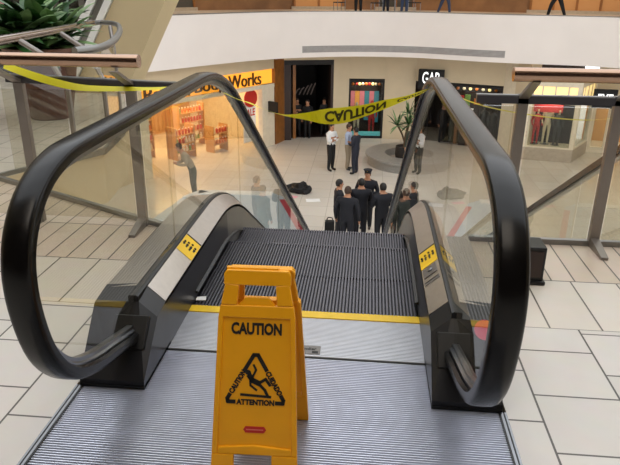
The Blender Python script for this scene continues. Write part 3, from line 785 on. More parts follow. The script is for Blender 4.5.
# ------------------------------------------------------------------ lower level furniture
g = thing('planter_bench', 'round grey stone planter bench with an open middle on the lower floor', 'bench', (1.95, 21.75, FL))
mb = MB(); n = 48; prof = [(1.62, 0), (1.62, .3), (1.72, .32), (1.72, .42), (.95, .42), (.95, .1)]
vs = []; c = Vector((1.95, 21.75, FL))
for (r, z) in prof:
    for k in range(n): vs.append(c+Vector((r*math.cos(2*PI*k/n), r*math.sin(2*PI*k/n), z)))
mb.add(vs, [(i*n+k, i*n+(k+1) % n, (i+1)*n+(k+1) % n, (i+1)*n+k) for i in range(len(prof)-1) for k in range(n)], M['ring'])
mb.build('seat_ring', g, True)
mb = MB(); mb.lathe([(.97, .0), (.97, .12)], c, M['stone'], 32); mb.build('bed', g)
def palm(label, loc, hgt, name='potted_palm', potr=.34, poth=.62):
    g = thing(name, label, 'potted plant', loc); L = Vector(loc); mb = MB()
    mb.lathe([(potr*.8, 0), (potr, poth*.5), (potr*.95, poth), (potr*.85, poth), (potr*.85, poth-.06)], L, M['potd'], 20); mb.build('pot', g, True)
    mb = MB(); t = [L+Vector((0, 0, poth-.08)), L+Vector((.03, 0, hgt*.4)), L+Vector((.12, .02, hgt*.62))]; mb.tube(spline(t), .05, M['trunk'], 8)
    mb.tube(spline([L+Vector((.05, 0, poth)), L+Vector((-.1, .05, hgt*.45)), L+Vector((-.3, .05, hgt*.6))]), .035, M['trunk'], 8); mb.build('trunk', g, True)
    mb = MB()
    for cx, cz in ((.12, hgt*.62), (-.3, hgt*.6), (.1, hgt*.8)):
        for i in range(26):
            a = random.uniform(0, 2*PI); el = random.uniform(-.3, 1.3); ln = random.uniform(.4, .72)
            leaf(mb, L+Vector((cx, .02, cz)), a, el, ln, .04, M['leaf2'] if i % 3 == 0 else M['leaf'])
    mb.build('foliage', g)
    return g
def leaf(mb, p, a, el, ln, w, m, droop=1.0):
    pts = []; d = Vector((math.cos(a)*math.cos(el), math.sin(a)*math.cos(el), math.sin(el))); q = Vector(p)
    sidev = Vector((-math.sin(a), math.cos(a), 0)); vs = []; N = 6
    for i in range(N+1):
        t = i/N; ww = w*math.sin(PI*min(1, .12+t*.88))**.8
        nrm = sidev.cross(d).normalized()
        vs += [q-sidev*ww+nrm*ww*.25, q+Vector((0, 0, -.002)), q+sidev*ww+nrm*ww*.25]
        q = q+d*ln/N; d = (d+Vector((0, 0, -.28*droop*t))).normalized()
    fs = []
    for i in range(N):
        o = 3*i; fs += [(o, o+1, o+4, o+3), (o+1, o+2, o+5, o+4)]
    mb.add(vs, fs, m)
palm('small palm in a dark pot standing inside the round stone bench', (1.72, 21.55, FL+.12), 2.35)
# bag and papers on the floor
mb = MB(); c = Vector((-1.98, 17.55, FL))
def lump(c, r, sc, m, seed):
    o = len(mb.v); mb.ball(c, r, m, 16, sc)
    for i in range(o, len(mb.v)):
        v = mb.v[i]; d = noise.noise(v*5+Vector((seed, 0, 0)))*.17; mb.v[i] = v+(v-c).normalized()*d
        if mb.v[i].z < FL+.003: mb.v[i].z = FL+.003
lump(c+Vector((.05, 0, .14)), .33, (1.1, .8, .5), M['bagb'], 1); lump(c+Vector((-.32, .12, .1)), .2, (1.1, .9, .5), M['bagb'], 5); lump(c+Vector((.32, -.02, .1)), .2, (1, 1, .6), M['bagb'], 9)
g = thing('duffel_bag', 'slumped black bag lying on the pale lower floor', 'bag', tuple(c)); mb.build('bag_body', g, True)
mb = MB(); mb.tube(spline([c+Vector((-.2, .0, .2)), c+Vector((-.1, -.25, .22)), c+Vector((.15, -.3, .2)), c+Vector((.3, -.05, .24))]), .02, M['leather'], 6); mb.build('strap', g, True)
def sheet(label, x, y, w, h, rz, m, grp=None):
    mb = MB(); f = Matrix.Translation((x, y, FL+.001)) @ Matrix.Rotation(rz, 4, 'Z')
    mb.add([f @ Vector(v) for v in ((-w/2, -h/2, .0), (w/2, -h/2, .003), (w/2, h/2, .0), (-w/2, h/2, .006))]+[f @ Vector(v) for v in ((-w/2, -h/2, .002), (w/2, -h/2, .005), (w/2, h/2, .002), (-w/2, h/2, .008))], [(3,2,1,0), (4,5,6,7), (0,1,5,4), (1,2,6,5), (2,3,7,6), (3,0,4,7)], M[m])
    tag(mb.build('paper_sheet'), label, 'paper')
sheet('white paper sheet lying on the lower floor', -1.4, 16.75, .46, .32, .2, 'paper')
sheet('pink paper lying against the black bag', -2.15, 17.05, .42, .22, -.3, 'papp')
g = thing('equipment_case', 'small upright black case standing beside the huddled officers', 'case', (-.68, 14.0, FL)); mb = MB()
mb.box((-.82, 13.9, FL), (-.55, 14.1, FL+.36), M['bagb']); mb.build('case_body', g, bevel=.03)
mb = MB(); mb.tube(spline([(-.76, 14, FL+.35), (-.74, 14, FL+.44), (-.62, 14, FL+.44), (-.6, 14, FL+.35)]), .015, M['leather'], 6); mb.build('handle', g, True)
# low display platform left of the escalator
g = thing('display_platform', 'low pale blue display platform with white rim on the lower floor', 'platform', (-3.3, 14.5, FL)); mb = MB()
P = [(-5.9, 12.2), (-.95, 12.2), (-1.3, 13.1), (-2.29, 16.04), (-2.69, 16.42), (-5.02, 16.33), (-5.4, 15.6)]
mb.prism([(x, y, FL) for x, y in P], (0, 0, .33), M['platf']); mb.build('top_panel', g)
mb = MB()
def strip2(p, q, w, z0, z1, m):
    a, b = Vector((*p, 0)), Vector((*q, 0)); d = (b-a).normalized(); nn = Vector((-d.y, d.x, 0))*w
    mb.hexa([a+Vector((0,0,z0)), b+Vector((0,0,z0)), b+nn+Vector((0,0,z0)), a+nn+Vector((0,0,z0)), a+Vector((0,0,z1)), b+Vector((0,0,z1)), b+nn+Vector((0,0,z1)), a+nn+Vector((0,0,z1))], m)
strip2(P[4], P[5], .35, FL+.33, FL+.36, M['paper']); strip2(P[5], P[6], .3, FL+.33, FL+.36, M['paper']); mb.build('white_rim', g)
mb = MB(); strip2((-1.32, 13.15), (-2.2, 15.75), .16, FL+.331, FL+.345, mat('red_trim', '#c23048', .5)); mb.build('red_trim', g)
mb = MB(); strip2((-4.7, 14.3), (-3.5, 14.35), .5, FL+.331, FL+.342, M['papp']); mb.build('pink_panel', g)

# ------------------------------------------------------------------ lower level storefronts
def wallbox(mb, p, q, z0, z1, th, m):
    a, b = Vector((*p, 0)), Vector((*q, 0)); d = (b-a).normalized(); n = Vector((-d.y, d.x, 0))*th
    mb.hexa([a+Vector((0,0,z0)), b+Vector((0,0,z0)), b+n+Vector((0,0,z0)), a+n+Vector((0,0,z0)), a+Vector((0,0,z1)), b+Vector((0,0,z1)), b+n+Vector((0,0,z1)), a+n+Vector((0,0,z1))], M[m])
wn = [0]
def wseg(p, q, z0, z1, th=.3, m='beige', name='wall_back'):
    mb = MB(); wallbox(mb, p, q, FL+z0, FL+z1, th, m); return struct(mb.build(name))
def F2(p, q):
    a, b = Vector((*p, FL)), Vector((*q, FL)); return frame(a, b-a, Vector((-(b-a).y, (b-a).x, 0))), (b-a).length

# soap shop
A, B = (-7.6, 18.2), (-3.74, 24.1); f, L = F2(A, B)
sh = thing('shopfront', 'soap shop front with orange glowing sign band and pale pillars', 'shop front', (*A, FL))
mb = MB(); mb.box((0, 0, 0), (.45, .5, 2.66), M['cream'], f); mb.build('pillar', sh)
mb = MB(); mb.box((L-.75, 0, 0), (L, .5, 2.66), M['cream'], f); mb.build('pillar', sh)
mb = MB(); mb.box((0, -.02, 2.5), (L, .4, 2.66), M['cream'], f); mb.build('lintel', sh)
mb = MB(); mb.box((0, .12, 2.66), (L, .4, 3.26), M['bbw_sign'], f); mb.build('sign_band', sh)
M['letters'] = mat('brown_letters', '#4a2a10', .5); uu_ = L/2-.22-2.95
for wd_, wl in (('Bath', 1.4), ('&', .42), ('Body', 1.5), ('Works', 1.85)):
    mb = MB(); hh = .58 if wd_ == 'Body' else .5
    add_text(mb, wd_, f @ Matrix.Translation((uu_+wl/2, .0, 2.95 - (.04 if wd_ == 'Body' else 0))) @ Matrix.Rotation(PI/2, 4, 'X'), M['letters'], .5, .0, .03, wl, hh); mb.build('sign_word', sh); uu_ += wl+.24
mb = MB(); mb.box((0, 0, 3.26), (L, .4, 4.6), M['beige'], f); mb.build('bulkhead', sh)
mb = MB()
mb.box((0, 5.5, 0), (L, 5.7, 2.7), M['shelf'], f); mb.box((-.2, .4, 0), (0, 5.7, 2.7), M['cream'], f); mb.box((L, .4, 0), (L+.05, 5.7, 2.7), M['cream'], f); mb.box((0, .4, 2.7), (L, 5.7, 2.8), M['cream'], f)
struct(mb.build('wall_left'))
# blade sign, poster and round sign
mb = MB(); mb.box((L-.42, -.5, 1.5), (L-.32, -.02, 1.95), M['dark'], f); tag(mb.build('blade_sign'), 'small square black sign sticking out from the pale pillar', 'sign')
ps = thing('sale_poster', 'tall white poster with red lettering under the round red sign', 'poster', tuple(f @ Vector((L-1.15, .3, 0))))
mb = MB(); mb.box((L-1.6, .3, .3), (L-.85, .33, 2.0), M['paper'], f); mb.build('poster_sheet', ps)
mb = MB(); add_text(mb, 'SALE', f @ Matrix.Translation((L-1.22, .29, 1.55)) @ Matrix.Rotation(PI/2, 4, 'X'), M['red'], .3, .006, .002, .62, .3)
add_text(mb, 'buy', f @ Matrix.Translation((L-1.22, .29, 1.0)) @ Matrix.Rotation(PI/2, 4, 'X'), M['red'], .3, .006, .002, .5, .35); mb.build('lettering', ps)
mb = MB(); mb.prism([f @ Vector((L-1.2+.38*math.cos(2*PI*i/24), .22, 2.14+.36*math.sin(2*PI*i/24))) for i in range(24)], f.to_3x3() @ Vector((0, .04, 0)), M['red']); tag(mb.build('round_sign'), 'round red sign hanging in the soap shop doorway', 'sign')
# shelves and displays with bottles
def bottle(m):
    mb = MB(); mb.lathe([(.05, 0), (.055, .14), (.03, .17), (.02, .2)], (0,0,0), M[m], 8); mb.box((-.022, -.022, .2), (.022, .022, .24), M['white']); return mb
protos = {}
for k, lab in (('prod_o', 'orange'), ('prod_r', 'red'), ('prod_w', 'cream'), ('prod_g', 'green')):
    o = bottle(k).build('soap_bottle'); tag(o, f'{lab} soap bottle on the soap shop displays', 'bottle', f'{lab} soap bottles'); protos[k] = [o, False]
bn = 0
def put_bottle(p, k):
    global bn
    o, used = protos[k]
    if not used: o.location = p; protos[k][1] = True
    else:
        c = o.copy(); C.objects.link(c); c.location = p
    bn += 1
ks = list(protos)
spots = []
def shelf_unit(u0, v0, w, dpt, levels, label, two=True):
    s = thing('display_shelf', label, 'shelf', tuple(f @ Vector((u0+w/2, v0, 0))))
    mb = MB()
    for x in (u0, u0+w-.04): mb.box((x, v0, 0), (x+.04, v0+dpt, levels[-1]+.3), M['shelf'], f)
    mb.build('side_panel', s)
    for z in levels:
        mb = MB(); mb.box((u0, v0, z-.04), (u0+w, v0+dpt, z), M['shelf'], f); mb.build('shelf_board', s)
        n = int(w/.16)
        kk = random.choice(ks)
        for i in range(n):
            if random.random() < .3: kk = random.choice(ks)
            put_bottle(f @ Vector((u0+.1+i*.16, v0+.08, z)), kk)
shelf_unit(.8, 2.2, 1.5, .4, [.35, .75, 1.15, 1.55], 'wooden wall shelf of soap bottles, farthest from the round red sign')
shelf_unit(2.5, 1.1, 1.0, .6, [.3, .65, 1.0], 'low wooden display of soap bottles in the middle of the soap shop')
shelf_unit(3.8, 2.4, 1.4, .4, [.3, .7, 1.1, 1.5], 'wooden wall shelf of soap bottles behind the low displays')
shelf_unit(4.3, .9, .8, .5, [.35, .8], 'small two tier display table of bottles by the shop doorway')
for u, v in ((2.0, 1.2), (3.6, 1.6), (4.9, 1.4), (1.0, 1.4), (2.8, 3.4)):
    mb = MB(); c = f @ Vector((u, v, 2.62)); mb.lathe([(.1, 0), (.12, .08)], c, M['lit_bulb'], 12); tag(mb.build('downlight'), 'small glowing downlight in the soap shop ceiling', 'lamp', 'soap shop downlights')
person('bending figure in taupe added in place of a glass reflection, behind the low pale blue platform', (-5.3, 16.6, FL), D(120), 1.85, 'khaki', 'olive', 'hold', lean=.55, hair='hairb', belt=False)  # added figure, stands in for people mirrored in the left balustrade glass
# wood column and dark doorway
mb = MB(); wallbox(mb, (-3.7, 24.16), (-3.42, 24.95), FL, FL+4.6, .3, 'wood'); tag(mb.build('column'), 'brown wood clad column between the soap shop and the dark doorway', 'column')
dd = thing('shop_doorway', 'tall dark shop doorway with brown reveals and dim script sign', 'shop front', (-2.4, 25.3, FL)); f2, L2 = F2((-3.42, 24.97), (-1.3, 25.58))
mb = MB(); mb.box((0, 0, 0), (.3, .4, 3.3), M['darkbr'], f2); mb.box((.42, .25, 0), (.55, .7, 3.3), M['wood'], f2); mb.build('door_jamb', dd)
mb = MB(); mb.box((L2-.12, 0, 0), (L2, .5, 3.3), M['darkbr'], f2); mb.build('door_jamb', dd)
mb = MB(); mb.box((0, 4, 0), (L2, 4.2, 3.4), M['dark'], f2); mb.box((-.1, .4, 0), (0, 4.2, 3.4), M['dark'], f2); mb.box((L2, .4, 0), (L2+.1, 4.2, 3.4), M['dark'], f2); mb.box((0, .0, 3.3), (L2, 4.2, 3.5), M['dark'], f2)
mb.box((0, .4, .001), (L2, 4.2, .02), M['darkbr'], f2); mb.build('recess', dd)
mb = MB()
for i, (x, s_) in enumerate(((.85, .25), (1.05, .3), (1.25, .38), (1.42, .45), (1.6, .5))):
    mb.tube([f2 @ Vector((x-.12, 1.6, 1.75)), f2 @ Vector((x, 1.6, 1.9+s_*.3)), f2 @ Vector((x+.12, 1.6, 1.8+s_))], .03, mat('dim_script', '#8f7f78', .5) if i == 0 else bpy.data.materials['dim_script'], 6)
mb.build('script_sign', dd)
wseg((-3.42, 24.97), (-1.3, 25.58), 3.5, 4.6)
# beige wall, display window
wseg((-1.3, 25.58), (-.62, 25.8), 0, 4.6)
def window_display(label, p, q, z0, z1, deep, backm, frame_m='dark', wallm='beige', glass=True):
    f, L = F2(p, q); w = thing('shop_window', label, 'shop window', (*p, FL))
    mb = MB(); t = .09
    mb.box((0, 0, z0), (t, .12, z1), M[frame_m], f); mb.box((L-t, 0, z0), (L, .12, z1), M[frame_m], f); mb.box((t, 0, z0), (L-t, .12, z0+t), M[frame_m], f); mb.box((t, 0, z1-t), (L-t, .12, z1), M[frame_m], f); mb.build('window_frame', w)
    mb = MB(); mb.box((0, deep, z0), (L, deep+.1, z1), M[backm], f); mb.box((-.08, .12, z0), (0, deep, z1), M['dark'], f); mb.box((L, .12, z0), (L+.08, deep, z1), M['dark'], f); mb.box((0, .12, z0-.05), (L, deep, z0), M['beige'], f); mb.box((0, .12, z1), (L, deep, z1+.05), M['dark'], f); mb.build('display_box', w)
    if glass:
        mb = MB(); mb.box((t, .05, z0+t), (L-t, .062, z1-t), M['sglass'], f); mb.build('pane', w)
    return w, f, L
def mannequin(label, p, rz, h, cm, head='manp', group=None):
    g = thing('mannequin', label, 'mannequin', tuple(p), group, rz); s = h/1.75
    mb = MB()
    for sx in (-1, 1): mb.tube([Vector(v)*s for v in ((sx*.1, 0, .02), (sx*.1, .01, .5), (sx*.09, 0, .9))], [.04*s, .055*s, .085*s], M[cm], 8)
    mb.lathe([(.13, .86), (.15, .95), (.12, 1.1), (.165, 1.32), (.15, 1.4), (.06, 1.48)], (0,0,0), M[cm], 12, s, s*.7)
    for v in range(len(mb.v)-72, len(mb.v)): mb.v[v].z *= s
    for sx in (-1, 1): mb.tube([Vector(v)*s for v in ((sx*.17, 0, 1.39), (sx*.25, -.03, 1.12), (sx*.22, .12, .93))], [.055*s, .042*s, .03*s], M[cm], 8)
    mb.build('clothed_body', g, True, world=False)
    mb = MB(); mb.tube([Vector((0, 0, 1.44))*s, Vector((0, 0, 1.55))*s], .045*s, M[head], 8); mb.ball(Vector((0, .01, 1.65))*s, .1*s, M[head], 12, (.8, .95, 1.15)); mb.build('head', g, True, world=False)
    mb = MB(); mb.lathe([(.2*s, 0), (.2*s, .02)], (0,0,0), M['guide'], 16); mb.build('stand', g, world=False)
    return g
w, f3, L3 = window_display('shop window with colourful posters, red figure and teal ledge strip', (-.62, 25.8), (.96, 25.92), .0, 2.62, 1.3, 'darkbr')
mb = MB()
for i, (m_, h0, h1) in enumerate((('backdrop_p', 1.0, 1.95), ('backdrop_o', 1.1, 1.95), ('backdrop_p', .9, 1.95), ('backdrop_t', .6, 1.95), ('backdrop_p', 1.0, 1.95), ('backdrop_t', .5, 1.95))):
    mb.box((.12+i*.225, 1.2, h0), (.12+i*.225+.215, 1.25, h1), M[m_], f3)
mb.build('poster_backdrop', w)
mb = MB(); mb.box((.09, .1, .1), (L3-.09, .3, .26), M['teal'], f3); mb.build('teal_ledge', w)
mb = MB()
for i in range(9): mb.ball(f3 @ Vector((.2+i*.15, .5, 2.38)), .07, M[('prod_o', 'manr', 'lit_y', 'cream')[i % 4]], 8)
mb.build('garland', w)
mannequin('red dressed mannequin in the colourful poster window', f3 @ Vector((1.12, .7, .0)), D(180), 1.6, 'manr', 'manr')
mannequin('short pale mannequin beside the red one in the colourful poster window', f3 @ Vector((.42, .8, .0)), D(180), 1.5, 'manp')
wseg((-.62, 25.8), (.96, 25.92), 2.68, 4.6)
wseg((.96, 25.92), (2.3, 25.75), 0, 4.6)
# clothes shop with black sign
wseg((2.3, 25.75), (3.5, 25.3), 2.65, 4.6)
mb = MB(); wallbox(mb, (2.3, 29), (4.3, 28.5), FL, FL+2.7, .2, 'darkbr'); wallbox(mb, (2.1, 26.0), (2.1, 29), FL, FL+2.7, -.1, 'darkbr'); wallbox(mb, (3.6, 25.6), (4.4, 28.6), FL, FL+2.7, .1, 'darkbr'); struct(mb.build('wall_back'))
f4, L4 = F2((2.4, 25.45), (3.45, 25.2)); gs = thing('shop_sign', 'black GAP shop sign with white letters above the dark entrance', 'sign', (2.4, 25.45, FL+2.4))
mb = MB(); mb.box((0, -.15, 2.4), (L4, .1, 3.2), M['blackc'], f4); mb.build('sign_box', gs)
mb = MB(); add_text(mb, 'GAP', f4 @ Matrix.Translation((L4/2, -.16, 2.86)) @ Matrix.Rotation(PI/2, 4, 'X'), M['lit_w'], .5, .004, .01, .72, .5); o = mb.build('sign_lettering', gs); o['label'] = 'tall white letters'
w, f5, L5 = window_display('dark shop window with hanging pictures beside the GAP sign', (3.5, 25.3), (5.85, 24.5), .02, 2.62, 1.6, 'darkbr')
mb = MB()
for i in range(8): mb.ball(f5 @ Vector((.25+i*.27, .4, 2.42)), .07, M[('lit_y', 'prod_o', 'cream')[i % 3]], 8)
mb.build('light_string', w)
def picture(label, f, u, v, z0, z1, wd, m):
    mb = MB(); mb.box((u, v, z0), (u+wd, v+.04, z1), M[m], f); tag(mb.build('hanging_picture'), label, 'picture')
picture('red panel hanging in the dark window beside the GAP sign', f5, .5, .5, 1.6, 2.1, .3, 'manr'); picture('green panel hanging next to the red panel in the dark window', f5, .85, .5, 1.6, 2.15, .22, 'prod_g'); picture('orange panel hanging in the dark window, above the dark mannequin', f5, 1.25, .5, 1.75, 2.0, .25, 'prod_o')
mb = MB(); mb.box((.3, .3, 0), (1.2, .9, 1.45), mat('grey_counter', '#6d635c', .6), f5); mb.box((.3, .28, 1.45), (1.2, .92, 1.5), M['white'], f5); tag(mb.build('display_counter', bevel=.01), 'grey display counter with white top in the dark window', 'counter')
mannequin('dark mannequin standing in the dark window behind the orange bench', f5 @ Vector((1.7, .75, .02)), D(190), 1.75, 'mand', 'mand')
mannequin('dark mannequin close to the pale pillar in the dark window', f5 @ Vector((2.1, .9, .02)), D(175), 1.6, 'mand', 'mand')
g = thing('bench', 'small orange topped bench in front of the dark mannequins', 'bench', tuple(f5 @ Vector((1.55, .25, .02)))); mb = MB()
mb.box((1.3, .15, .52), (1.85, .4, .6), M['prod_o'], f5); mb.build('seat', g)
for u in (1.33, 1.78):
    mb = MB(); mb.box((u, .2, .02), (u+.04, .36, .52), M['dark'], f5); mb.build('leg', g)
wseg((3.5, 25.3), (5.85, 24.5), 2.68, 4.6)
for i, (p, q) in enumerate((((5.85, 24.5), (6.2, 23.9)), ((6.2, 23.9), (6.55, 23.2)))):
    mb = MB(); wallbox(mb, p, q, FL, FL+4.6, .5, 'beige' if i else 'cream'); struct(mb.build('wall_back'))
# bay window with stone base
by = thing('bay_window', 'bay shop window with cream frame, glowing transom panes and stone base', 'shop window', (7.5, 22.7, FL))
P = [(6.55, 22.95), (8.42, 22.58), (9.55, 24.4), (6.7, 24.6)]
mb = MB(); mb.prism([(x, y, FL) for x, y in P], (0, 0, .52), M['stone']); mb.prism([(x, y, FL+.52) for x, y in P], (0, 0, .06), M['cream']); mb.build('base', by)
for p, q in zip(P[:3], P[1:3]):
    f6, L6 = F2(p, q); mb = MB()
    n = 4
    for u in (0, L6-.16): mb.box((u, 0, .58), (u+.16, .16, 3.2), M['cream'], f6)
    mb.box((.16, 0, 2.28), (L6-.16, .14, 2.4), M['cream'], f6); mb.box((.16, 0, 2.95), (L6-.16, .14, 3.2), M['cream'], f6)
    for i in range(1, n): u = L6*i/n; mb.box((u-.03, .02, 2.4), (u+.03, .12, 2.95), M['cream'], f6)
    mb.build('window_frame', by)
    for i in range(n): 
        u0, u1 = max(.16, L6*i/n+.03), min(L6-.16, L6*(i+1)/n-.03); mb = MB(); mb.box((u0, .06, 2.4), (u1, .09, 2.95), M['lit_y'], f6); mb.build('transom_pane', by)
    mb = MB(); mb.box((.16, .06, .58), (L6-.16, .075, 2.28), M['sglass'], f6); mb.build('pane', by)
    if p == P[0]: fb, Lb = f6, L6
mb = MB(); mb.box((-.1, .85, .58), (Lb, .95, 2.9), M['dark'], fb); mb.build('back_panel', by)
mb = MB(); mb.box((0, 1.25, 3.2), (Lb+.1, 1.7, 4.4), M['darkbr'], fb); mb.build('bulkhead', by)
mb = MB(); mb.box((.25, .35, 1.9), (1.35, .4, 2.2), M['manr'], fb); tag(mb.build('banner'), 'red banner across the top of the bay window', 'banner')
for u, cm, lab in ((.45, 'manr', 'mannequin in red with pale head in the bay window, farthest from the doors'), (.85, 'manp', 'pale mannequin in the middle of the bay window'), (1.25, 'mand', 'dark mannequin in the bay window, closest to the doors')):
    mannequin(lab, fb @ Vector((u, .42+.1*(cm == 'manp'), .59)), D(180), 1.45 if cm != 'manp' else 1.6, cm, 'manp')
# doors and end sign
wseg((9.6, 24.5), (13.5, 23.6), 2.5, 4.6); wseg((12.4, 23.86), (13.5, 23.6), 0, 2.5)
dr = thing('shop_doors', 'timber framed glazed shop doors beside the bay window', 'door', (9.6, 24.5, FL)); f7, L7 = F2((9.6, 24.5), (12.4, 23.86))
for i in range(4):
    u0 = i*L7/4; u1 = u0+L7/4; mb = MB()
    mb.box((u0, 0, 0), (u0+.12, .1, 2.5), M['cream'], f7); mb.box((u1-.12, 0, 0), (u1, .1, 2.5), M['cream'], f7); mb.box((u0+.12, 0, 0), (u1-.12, .1, .25), M['cream'], f7); mb.box((u0+.12, 0, 2.35), (u1-.12, .1, 2.5), M['cream'], f7); lf = mb.build('door_leaf', dr)
    mb = MB(); mb.box((u0+.12, .04, .25), (u1-.12, .055, 2.35), M['sglass'], f7); mb.build('pane', lf)
mb = MB(); mb.box((0, 2.5, 0), (L7, 2.6, 2.6), M['shelf'], f7); struct(mb.build('wall_back'))
fs_ = thing('shop_sign', 'black FYE shop sign with white letters over the timber doors', 'sign', (9.0, 23.0, FL+2.1)); f8, L8 = F2((9.02, 23.05), (9.86, 22.95))
mb = MB(); mb.box((0, -.05, 2.14), (L8, .1, 2.86), M['blackc'], f8); mb.build('sign_box', fs_)
mb = MB(); mb.box((L8*.4, .1, 2.4), (L8*.6, 1.5, 2.6), M['blackc'], f8); mb.build('wall_bracket', fs_)
mb = MB(); add_text(mb, 'FYE', f8 @ Matrix.Translation((L8/2, -.06, 2.5)) @ Matrix.Rotation(PI/2, 4, 'X'), M['lit_w'], .4, .004, .01, .55, .38); mb.build('sign_lettering', fs_)
# far closing walls of the lower level
wseg((13.5, 23.6), (17, 10), 0, 4.6, -.3); wseg((-12, 6), (-7.8, 18.1), 0, 4.6, .3)

# ------------------------------------------------------------------ curved balcony across the void
FP = [Vector((x, y, 0)) for x, y in [(-13, 6), (-11.5, 11), (-9.3, 15.2), (-7, 18.5), (-4, 22.5), (-1, 24.25), (1.9, 24.45), (5, 23.25), (9, 22.3), (13, 19.5), (16, 13)]]
S = [Vector((p.x, p.y, 0)) for p in spline(FP, 8)]
cen = Vector((0.5, 8, 0)); OUT = [(p-cen).normalized() for p in S]
mb = MB(); path = [(p, o, Vector((0,0,1))) for p, o in zip(S, OUT)]
mb.sweep(path, [(0, -1.43), (0, .33), (.22, .33), (.22, -1.43)], M['fascia']); fa = mb.build('balcony_fascia', None, True); tag(fa, 'long curved white balcony fascia across the void', 'balcony')
mb = MB(); mb.sweep(path, [(-.012, .33), (-.012, .36), (.23, .36), (.23, .33)], M['steel_d']); tr_ = mb.build('top_trim', fa)
def gr(i0, i1):
    g = MB(); gm = [(S[i]-OUT[i]*.012, OUT[i], Vector((0,0,1))) for i in range(i0, i1+1)]
    g.sweep(gm, [(0, -1.24), (0, -.98), (.02, -.98), (.02, -1.24)], M['grille'])
    for k in range(5): g.sweep([(p-o*.006, o, z) for p, o, z in gm], [(0, -1.21+k*.048), (0, -1.195+k*.048), (.01, -1.195+k*.048), (.01, -1.21+k*.048)], M['grille_d'])
    return g
def nearest(x): return min(range(len(S)), key=lambda i: abs(S[i].x-x) if S[i].y > 15 else 99)
i0, im, i1 = nearest(-2.35), nearest(2.0), nearest(5.25)
for a, b, lab in ((i0, im, 'long grey air grille in the white fascia, above the dark doorway'), (im, i1, 'long grey air grille in the white fascia, above the GAP sign')):
    g = gr(a, b); tag(g.build('air_grille'), lab, 'grille')
# upper corridor beyond the fascia
mb = MB(); mb.sweep(path, [(.22, -.2), (.22, .2), (8, .2), (8, -.2)], M['tileL']); struct(mb.build('floor'))
mb = MB(); mb.sweep(path, [(6.5, .2), (6.5, 3.4), (6.8, 3.4), (6.8, .2)], M['upwall']); struct(mb.build('wall_back'))
mb = MB(); mb.sweep(path, [(.0, 3.4), (.0, 3.9), (8, 3.9), (8, 3.4)], M['ceil']); struct(mb.build('ceiling'))
def upfront(i, k, lab, m, z1=2.6):
    p = S[i]+OUT[i]*6.45; q = S[i+k]+OUT[i+k]*6.45; f, L = frame(p+Vector((0,0,.2)), q-p, Vector((-(q-p).y, (q-p).x, 0))), (q-p).length
    g = thing('shopfront', lab, 'shop front', tuple(p+Vector((0,0,.2)))); mb = MB()
    mb.box((.15, -.02, .12), (L-.15, .02, z1), M[m], f); mb.build('lit_window', g)
    n = max(2, int(L/1.0))
    for j in range(n+1):
        mb = MB(); u = .15+(L-.3)*j/n; mb.box((u-.05, -.08, 0), (u+.05, .02, z1), M['wood'], f); mb.build('mullion', g)
    mb = MB(); mb.box((0, -.1, 0), (L, .02, .14), M['stone'], f); mb.build('base', g)
    return f, L
n = len(S)
upfront(nearest(-7), 5, 'upper level shop front above the orange glowing soap sign', 'upg'); upfront(nearest(-2.6), 5, 'upper level shop front above the dark doorway', 'uplit'); upfront(nearest(.6), 4, 'upper level dark glazed shop front above the GAP sign', 'upg'); upfront(nearest(5.4), 6, 'upper level glowing shop front above the bay window', 'uplit'); upfront(nearest(9.3), 6, 'upper level shop front above the timber doors', 'upg')
def up(i, v): p = S[i]+OUT[i]*v; return (p.x, p.y, .2)
person('person in dark clothes striding along the upper balcony above the bay window', up(nearest(7.0), .9), D(80), 1.78, 'blackc', 'blackc', 'walk', walk=1, belt=False)
person('person in black standing on the upper balcony above the grille', up(nearest(-.4), 1.3), D(170), 1.75, 'blackc', 'blackc', 'side')
person('person in white top and dark trousers on the upper balcony', up(nearest(.9), 1.6), D(150), 1.68, 'shirtw', 'suit', 'side', hair='hairb')
person('person in navy with back turned on the upper balcony', up(nearest(1.6), 1.0), D(-20), 1.72, 'navy', 'jean', 'side')
person('person in pale blue and jeans walking on the upper balcony', up(nearest(3.0), 2.0), D(-90), 1.7, 'shirtb', 'jean', 'walk', walk=.8)
def chair(lab, p, rz):
    g = thing('cafe_chair', lab, 'chair', p, 'cafe chairs on the upper balcony', rz)
    mb = MB(); mb.box((-.2, -.2, .43), (.2, .2, .47), M['blackc']); mb.build('seat', g, world=False, bevel=.01)
    mb = MB(); mb.box((-.2, -.22, .6), (.2, -.18, .9), M['blackc']); mb.build('backrest', g, world=False, bevel=.01)
    for sx in (-1, 1):
        for sy in (-1, 1):
            mb = MB(); mb.tube([(sx*.18, sy*.18-.02*(sy < 0), 0), (sx*.18, sy*.18, .44 if sy > 0 else .9)], .015, M['guide'], 6); mb.build('leg', g, world=False)
    return g
def cafe_table(lab, p):
    g = thing('cafe_table', lab, 'table', p); mb = MB(); mb.lathe([(.38, .71), (.38, .74)], (0,0,0), M['white'], 20); mb.build('table_top', g, world=False)
    mb = MB(); mb.lathe([(.25, 0), (.24, .02), (.03, .05), (.03, .71)], (0,0,0), M['guide'], 16); mb.build('pedestal', g, world=False)
c0 = chair('black cafe chair with steel legs on the upper balcony', up(nearest(-.9), 1.5), .5)
for x, v, r in ((.4, .9, 2), (1.9, 2.2, 4)): dup(c0, up(nearest(x), v), r)
cafe_table('small white round cafe table on the upper balcony', up(nearest(1.25), 1.2))

